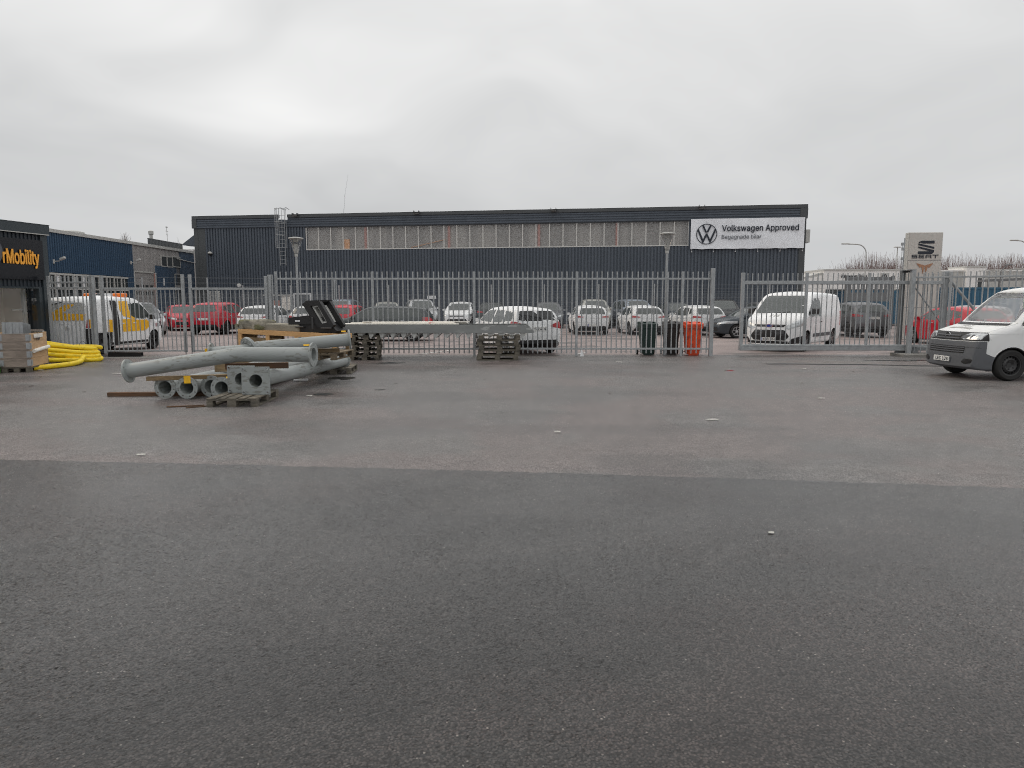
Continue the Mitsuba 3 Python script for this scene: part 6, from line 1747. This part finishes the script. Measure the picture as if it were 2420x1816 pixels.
part(cs, 'wall', moved(upright(ext(Polygon(arc), 9)), (0, 9, 0)), 'mat_cream_far')
for k in range(9):
    part(cs, 'rib', bx(4.0 + 2.3 * k, 4.06 + 2.3 * k, -0.03, 0.0, 0, 4.4), 'mat_grey_light')
part(cs, 'door', bx(8.2, 9.0, -0.05, -0.004, 0, 2.2), 'mat_far_glass')
cn = thing('blue_container', 'blue steel container wall behind the red hatchback', 'container', (29.0, 51.5, 0), -3)
part(cn, 'side', corrugated(0.0, 9.2, 0.15, 2.62, 0.28, 0.035), 'mat_blue_paint')
part(cn, 'core', bx(0.0, 9.2, 0.02, 2.4, 0.1, 2.6), 'mat_blue_paint')
part(cn, 'top_rail', bx(-0.02, 9.22, -0.06, 0.1, 2.56, 2.68), 'mat_blue_paint')
part(cn, 'corner_post', bx(9.2, 9.34, -0.05, 0.1, 0.1, 2.68), 'mat_blue_paint')
cn2 = thing('blue_container', 'darker blue container end seen through the sliding gate', 'container', (23.6, 50.0, 0), -3)
part(cn2, 'side', corrugated(0.0, 4.4, 0.15, 2.45, 0.28, 0.035), 'mat_blue_paint')
part(cn2, 'core', bx(0.0, 4.4, 0.02, 2.4, 0.1, 2.43), 'mat_blue_paint')
cn3 = thing('dark_container', 'dark teal container at the right edge behind the white van roof', 'container', (38.7, 51.5, 0), -3)
part(cn3, 'side', corrugated(0.0, 8, 0.1, 2.05, 0.28, 0.035), 'mat_shop_fascia')
part(cn3, 'core', bx(0.0, 8, 0.02, 2.4, 0.1, 2.03), 'mat_shop_fascia')
# dark slotted gate behind the mesh fence
dg = thing('slotted_gate', 'dark steel gate with upright slots behind the dark crossover', 'gate', (20.6, 44.2, 0), -4)
for s in (0.0, 2.75):
    part(dg, 'post', cb(0.16, 0.16, 3.25, 0.01, (s, 0, 1.62)), 'mat_galv_dark')
for z, h in ((0.5, 0.7), (1.95, 0.55), (3.02, 0.30)):
    part(dg, 'rail', cb(2.58, 0.06, h, 0.01, (1.375, 0, z)), 'mat_galv_dark')
for k in range(10):
    part(dg, 'slat', cb(0.15 if k % 3 else 0.22, 0.05, 0.75, 0.006, (0.18 + 0.27 * k, 0, 2.52)), 'mat_galv_dark')
part(dg, 'brace', tube([(2.9, -0.1, 3.05), (3.55, -0.3, 0.9)], 0.03, 6), 'mat_white')
# car transporter frame
tr_ = thing('car_transporter', 'white lattice deck of a car transporter above the far white hall', 'trailer', (50.5, 76, 0), -6)
for z in (4.2, 4.95):
    for y in (0, 2.2):
        part(tr_, 'rail', tube([(0, y, z + 0.0), (14, y, z + 0.55)], 0.05, 6), 'mat_grey_light')
for k in range(22):
    x = 0.2 + 0.63 * k
    for y in (0, 2.2):
        part(tr_, 'stay', tube([(x, y, 4.2 + 0.55 * x / 14), (x, y, 4.95 + 0.55 * x / 14)], 0.035, 6), 'mat_grey_light')
part(tr_, 'deck', tri(m3.Manifold.hull_points(np.array([(x, y, z + 0.55 * x / 14) for x in (0, 14) for y in (-0.1, 2.3) for z in (3.75, 4.0)]))), 'mat_galv_dark')
for x in (1.0, 7.0, 13.0):
    part(tr_, 'leg', cat(*[bx(x, x + 0.15, y, y + 0.15, 0.0, 3.9) for y in (0, 2.1)]), 'mat_galv_dark')


def street_lamp(label, x, y, h, arm, d=-1, r=0.055):
    k = thing('street_lamp', label, 'street lamp', (x, y, 0))
    R = 0.9
    arc = [(d * (R - R * math.cos(a)), 0, h - R + R * math.sin(a)) for a in np.linspace(0, PI / 2, 9)]
    part(k, 'pole', tube([(0, 0, -0.05), (0, 0, 1.2), (0, 0, h - R)] + arc[1:] + [(d * (R + arm), 0, h + arm * 0.04)], r, 8), 'mat_grey_light', 40)
    part(k, 'lamp_head', cb(0.75, 0.26, 0.12, 0.04, (d * (R + arm + 0.25), 0, h + arm * 0.04 + 0.02)), 'mat_grey_light')
    return k


street_lamp('curved street lamp left of the brand sign, its arm pointing left', 33.4, 68.0, 7.0, 0.85)
street_lamp('curved street lamp near the right edge, its arm pointing left', 48.6, 68.0, 7.35, 0.2)
k = thing('flood_mast', 'straight lamp mast with a flat head, left of the camera mast', 'street lamp', (40.6, 76, 0))
part(k, 'pole', tube([(0, 0, -0.05), (0, 0, 7.3)], [0.07, 0.05], 8), 'mat_grey_light', 40)
part(k, 'lamp_head', cb(0.7, 0.3, 0.10, 0.03, (0.0, 0, 7.34)), 'mat_grey_light')
k = thing('camera_mast', 'grey mast with cameras just left of the brand sign', 'mast', (32.6, 60, 0))
part(k, 'pole', cat(tube([(0, 0, -0.05), (0, 0, 6.9)], 0.04, 8), tube([(-0.16, 0, 3), (-0.16, 0, 6.5)], 0.02, 6)), 'mat_galv', 40)
for z, x in ((6.3, -0.2), (5.9, -0.15), (5.5, 0.12), (5.1, -0.15)):
    part(k, 'bracket', bx(min(x, 0), max(x, 0) + 0.02, -0.04, 0.04, z, z + 0.05), 'mat_galv')
    part(k, 'box', cb(0.2, 0.2, 0.24, 0.02, (x, -0.1, z + 0.1)), 'mat_galv')
part(k, 'camera', moved(trimesh.creation.icosphere(2, 0.2), (0.62, 0, 6.1)), 'mat_plastic_black')
part(k, 'camera_arm', bx(0.0, 0.5, -0.02, 0.02, 6.22, 6.26), 'mat_galv')
k = thing('street_lamp', 'small dark lamp head low beside the right edge lamp', 'street lamp', (47.6, 70, 0))
part(k, 'pole', tube([(0, 0, -0.05), (0, 0, 4.6), (0.5, 0, 5.1)], 0.05, 6), 'mat_galv_dark')
part(k, 'lamp_head', cb(0.75, 0.25, 0.1, 0.03, (0.7, 0, 5.2)), 'mat_galv_dark')

# ------------------------------------------------------------------ bare winter trees
def tree_model(seed, h, spread, upright_=0.5, n1=9):
    """(trunk mesh, crown mesh): a trunk with limbs, and the fine twigs as slim three-sided bars."""
    r = random.Random(seed)
    tr, tw = [], []

    def bar(a, b, ra, rb, store, n):
        pts = [a, (a + b) / 2 + np.array([r.uniform(-1, 1), r.uniform(-1, 1), 0]) * 0.03 * np.linalg.norm(b - a), b] if n > 3 else [a, b]
        store.append(tube(pts, np.linspace(ra, rb, len(pts)), n, cap=False))

    def grow(p, d, L, rad, depth):
        q = p + d * L
        bar(p, q, rad, rad * 0.62, tr if depth < 2 else tw, 6 if depth < 2 else 3)
        if depth >= 4: return
        kids = [6, 6, 5, 5][depth]
        for i in range(kids):
            u = 0.35 + 0.65 * (i + r.random()) / kids
            s = p + d * L * u
            a = r.uniform(0, 2 * PI)
            side = np.array([math.cos(a), math.sin(a), 0.0])
            nd = d * (0.75 + upright_ * 0.3) + side * r.uniform(0.45, 0.85) * spread + np.array([0, 0, upright_ * 0.3])
            nd /= np.linalg.norm(nd)
            grow(s, nd, L * r.uniform(0.48, 0.68), rad * 0.5, depth + 1)

    grow(np.zeros(3), np.array([r.uniform(-0.04, 0.04), r.uniform(-0.04, 0.04), 1.0]), h * 0.52, h * 0.017, 0)
    return cat(*tr), cat(*tw)


TM = [tuple(mikit.ply(m) for m in tree_model(*a)) for a in ((1, 9.0, 0.9, 0.9), (2, 9.0, 1.0, 0.6), (3, 8.0, 1.1, 0.4), (4, 10.0, 0.7, 1.2))]
rt = random.Random(12)
TL = {'l': 'bare tree of the wood left of the brand sign', 'r': 'bare tree of the wood right of the brand sign', 'b': 'bare tree far behind the blue workshop roof'}
for grp, n, x0, x1, y0, y1, s0, s1 in (('l', 38, 50, 84, 118, 150, 0.58, 0.80), ('r', 36, 76, 112, 118, 150, 0.62, 0.86), ('b', 10, -84, -56, 112, 122, 1.05, 1.35)):
    for i in range(n):
        x = x0 + (x1 - x0) * (i + rt.random()) / n
        s = rt.uniform(s0, s1)
        if grp == 'l' and i < 5: s *= 0.62 + 0.09 * i
        y = rt.uniform(y0, y1)
        v = rt.randrange(4)
        k = thing('bare_tree', TL[grp], 'tree', (x, y, 0), rt.uniform(0, 360), {'l': 'trees left of the brand sign', 'r': 'trees right of the brand sign', 'b': 'trees behind the blue workshop'}[grp])
        at = T().scale(s)
        red = rt.random() < 0.55 and grp != 'b'
        part(k, 'trunk', TM[v][0], 'mat_bark_red' if red else 'mat_bark', at=at)
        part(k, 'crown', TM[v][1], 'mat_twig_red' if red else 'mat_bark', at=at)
# brushwood that closes the view between the trunks
bx_ = np.random.RandomState(77)
nb = 13000
xx, yy = bx_.uniform(50, 118, nb), bx_.uniform(117, 128, nb)
hh_ = (6.0 + 4.0 * bx_.rand(nb) ** 1.8) * (0.60 + 0.40 * np.clip((xx - 51) / 8, 0, 1)) * (0.92 + 0.10 * np.sin(xx * 0.9) * np.sin(xx * 0.37 + 1))
base = np.stack([xx, yy, hh_ * 0.3], 1)
tip = base + np.stack([bx_.normal(0, 1.1, nb), bx_.uniform(-0.4, 0.4, nb), hh_ * 0.7], 1)
tw3 = np.array([(-0.866, -0.5, 0), (0.866, -0.5, 0), (0, 1, 0)])
bv = np.concatenate([base[:, None] + tw3 * 0.026, tip[:, None] + tw3 * 0.013], 1).reshape(-1, 3)
bo = np.arange(nb)[:, None] * 6
bf = np.vstack([bo + np.array(q) for q in ((0, 1, 4), (0, 4, 3), (1, 2, 5), (1, 5, 4), (2, 0, 3), (2, 3, 5))])
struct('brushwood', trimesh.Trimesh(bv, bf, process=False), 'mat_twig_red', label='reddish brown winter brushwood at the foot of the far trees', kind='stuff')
labels['brushwood']['category'] = 'brushwood'

# ------------------------------------------------------------------ small things lying about
def scrap(name, label, cat_, x, y, w, d, m, seed, h=0.006, rz=0.0):
    r = random.Random(seed)
    pts = [(w / 2 * math.cos(a) * r.uniform(0.7, 1.1), d / 2 * math.sin(a) * r.uniform(0.6, 1.1)) for a in np.linspace(0, 2 * PI, 9)[:-1]]
    p = Polygon(pts).buffer(0)
    m_ = ext(p, h)
    v = m_.vertices
    v[:, 2] += 0.012 * np.sin(v[:, 0] * 9 / max(w, 0.05)) * (v[:, 1] / d) + 0.006
    m_.vertices = v
    return solo(name, label, cat_, m_, m, False, (x, y, 0.008), rz)


scrap('paper_scrap', 'white paper scrap on the open asphalt in the middle of the yard', 'scrap', 0.59, 9.10, 0.11, 0.07, 'mat_paper', 1)
scrap('paper_scrap', 'long pale strip of litter on the asphalt right of the middle', 'scrap', 2.86, 10.05, 0.20, 0.07, 'mat_paper', 2, rz=8)
scrap('paper_scrap', 'pale scrap left of the middle in the near asphalt', 'scrap', -4.1, 7.72, 0.12, 0.05, 'mat_paper', 3)
scrap('paper_scrap', 'small pale scrap in front of the pallet stacks, yellowish', 'scrap', 2.98, 19.7, 0.20, 0.12, 'mat_paper', 4)
scrap('paper_scrap', 'pale litter strip on the ground left of the long bent pipe', 'scrap', -9.25, 16.6, 0.26, 0.09, 'mat_paper', 5, rz=10)
scrap('paper_scrap', 'pale litter near the crates at the left', 'scrap', -11.6, 17.4, 0.16, 0.08, 'mat_paper', 6)
scrap('paper_scrap', 'small white scrap in front of the grey crate', 'scrap', -12.3, 17.75, 0.18, 0.10, 'mat_paper', 7)
scrap('paper_scrap', 'white scrap on the ground right of the pallet under the square plates', 'scrap', -3.62, 12.6, 0.14, 0.05, 'mat_paper', 8)
scrap('paper_scrap', 'small pale scrap before the gate on the right', 'scrap', 7.35, 17.8, 0.14, 0.06, 'mat_paper', 9)
scrap('paper_scrap', 'pale scrap far right in the yard', 'scrap', 5.4, 12.3, 0.14, 0.05, 'mat_paper', 10)
scrap('paper_scrap', 'pale chip on the near asphalt right of the middle', 'scrap', 1.9, 5.05, 0.05, 0.03, 'mat_paper', 12)
solo('white_scrap', 'white triangular sheet leaning at a fence post', 'scrap', upright(ext(Polygon([(-0.05, 0), (0.07, 0), (0.01, 0.2), (-0.02, 0.2)]), 0.01)), 'mat_white', False, (2.16, 22.0, 0.0))
for i, (x, y) in enumerate(((5.2, 17.2), (6.0, 14.6), (3.0, 16.0), (-1.6, 17.8), (-2.4, 14.6), (-7.6, 15.0), (-9.6, 14.1), (-8.0, 13.2), (1.8, 13.0), (4.6, 15.8), (-0.6, 15.4), (8.2, 17.0), (-10.6, 15.9), (0.9, 18.4), (6.9, 19.2))):
    scrap('leaf', f'dark wet leaf on the asphalt, {["right of the middle", "far right", "middle right", "centre", "left of the centre", "left beside the pipes", "far left", "left in front of the pipes", "middle of the yard", "right, half way to the gate", "centre, nearer", "near the white van", "left by the crates", "before the right pallet stack", "before the sliding gate"][i]}', 'leaf', x, y, 0.10, 0.06, 'mat_leaf_dark', 40 + i, 0.004, i * 37)
solo('leaf', 'reddish leaf on the asphalt in front of the orange bin', 'leaf', ext(Polygon([(-0.08, 0), (0, 0.04), (0.09, 0.01), (0.02, -0.05)]), 0.01, 0.005), 'mat_paint_red_dark', False, (5.35, 17.35, 0.004))
def puddle(label, x, y, w, d, seed, rz=0):
    r = random.Random(seed)
    p = unary_union([affinity.scale(Point(r.uniform(-0.35, 0.35) * w, r.uniform(-0.25, 0.25) * d).buffer(0.5, 10), w * r.uniform(0.25, 0.55), d * r.uniform(0.3, 0.6)) for _ in range(7)])
    solo('puddle', label, 'puddle', ext(p, 0.002, 0.0), 'mat_puddle', False, (x, y, 0.004), rz)


puddle('thin dark puddle on the asphalt right of the pallet with the square plates', -3.45, 12.95, 0.42, 0.34, 3)
puddle('small damp spot right of the thin dark puddle', -2.55, 13.6, 0.20, 0.16, 5)
puddle('dark wet patch beside the masts, in front of the far pallet', -3.75, 15.6, 0.6, 0.9, 6)
puddle('dark wet patch before the left pallet stack', -3.2, 19.6, 0.9, 0.5, 8)
puddle('dark wet streak in front of the sliding gate', 11.6, 20.4, 2.4, 0.5, 9)
cab = [(6.9 + 0.42 * i, 19.15 - 0.02 * i * i * 0.3 + 0.06 * math.sin(i * 1.3), 0.012) for i in range(14)]
solo('cable', 'thin grey cable on the asphalt in front of the sliding gate', 'cable', tube(cab, 0.014, 6), 'mat_galv_dark', 60)
# loose chippings and grit on the asphalt: far too many to count
gr = np.random.RandomState(8)
gv_, gf_ = [], []
octv = np.array([(1, 0, 0), (0, 1, 0), (-1, 0, 0), (0, -1, 0), (0, 0, 0.8), (0, 0, -0.2)])
octf = np.array([(0, 1, 4), (1, 2, 4), (2, 3, 4), (3, 0, 4)])
for i in range(450):
    y = 2.2 + 18 * gr.rand() ** 1.6
    x = gr.uniform(-1, 1) * (y * 0.78 + 0.4)
    s = 0.0018 + 0.004 * gr.rand() ** 3 + 0.0001 * y
    a = gr.rand() * 6.28
    R = np.array([[math.cos(a), -math.sin(a), 0], [math.sin(a), math.cos(a), 0], [0, 0, 1]])
    gv_.append((octv * s * gr.uniform(0.6, 1.4, 3)) @ R.T + (x, y, 0.008)); gf_.append(octf + 6 * i)
struct('grit', trimesh.Trimesh(np.vstack(gv_), np.vstack(gf_), process=False), 'mat_grit', label='pale loose grit scattered over the asphalt', kind='stuff')
labels['grit']['category'] = 'grit'
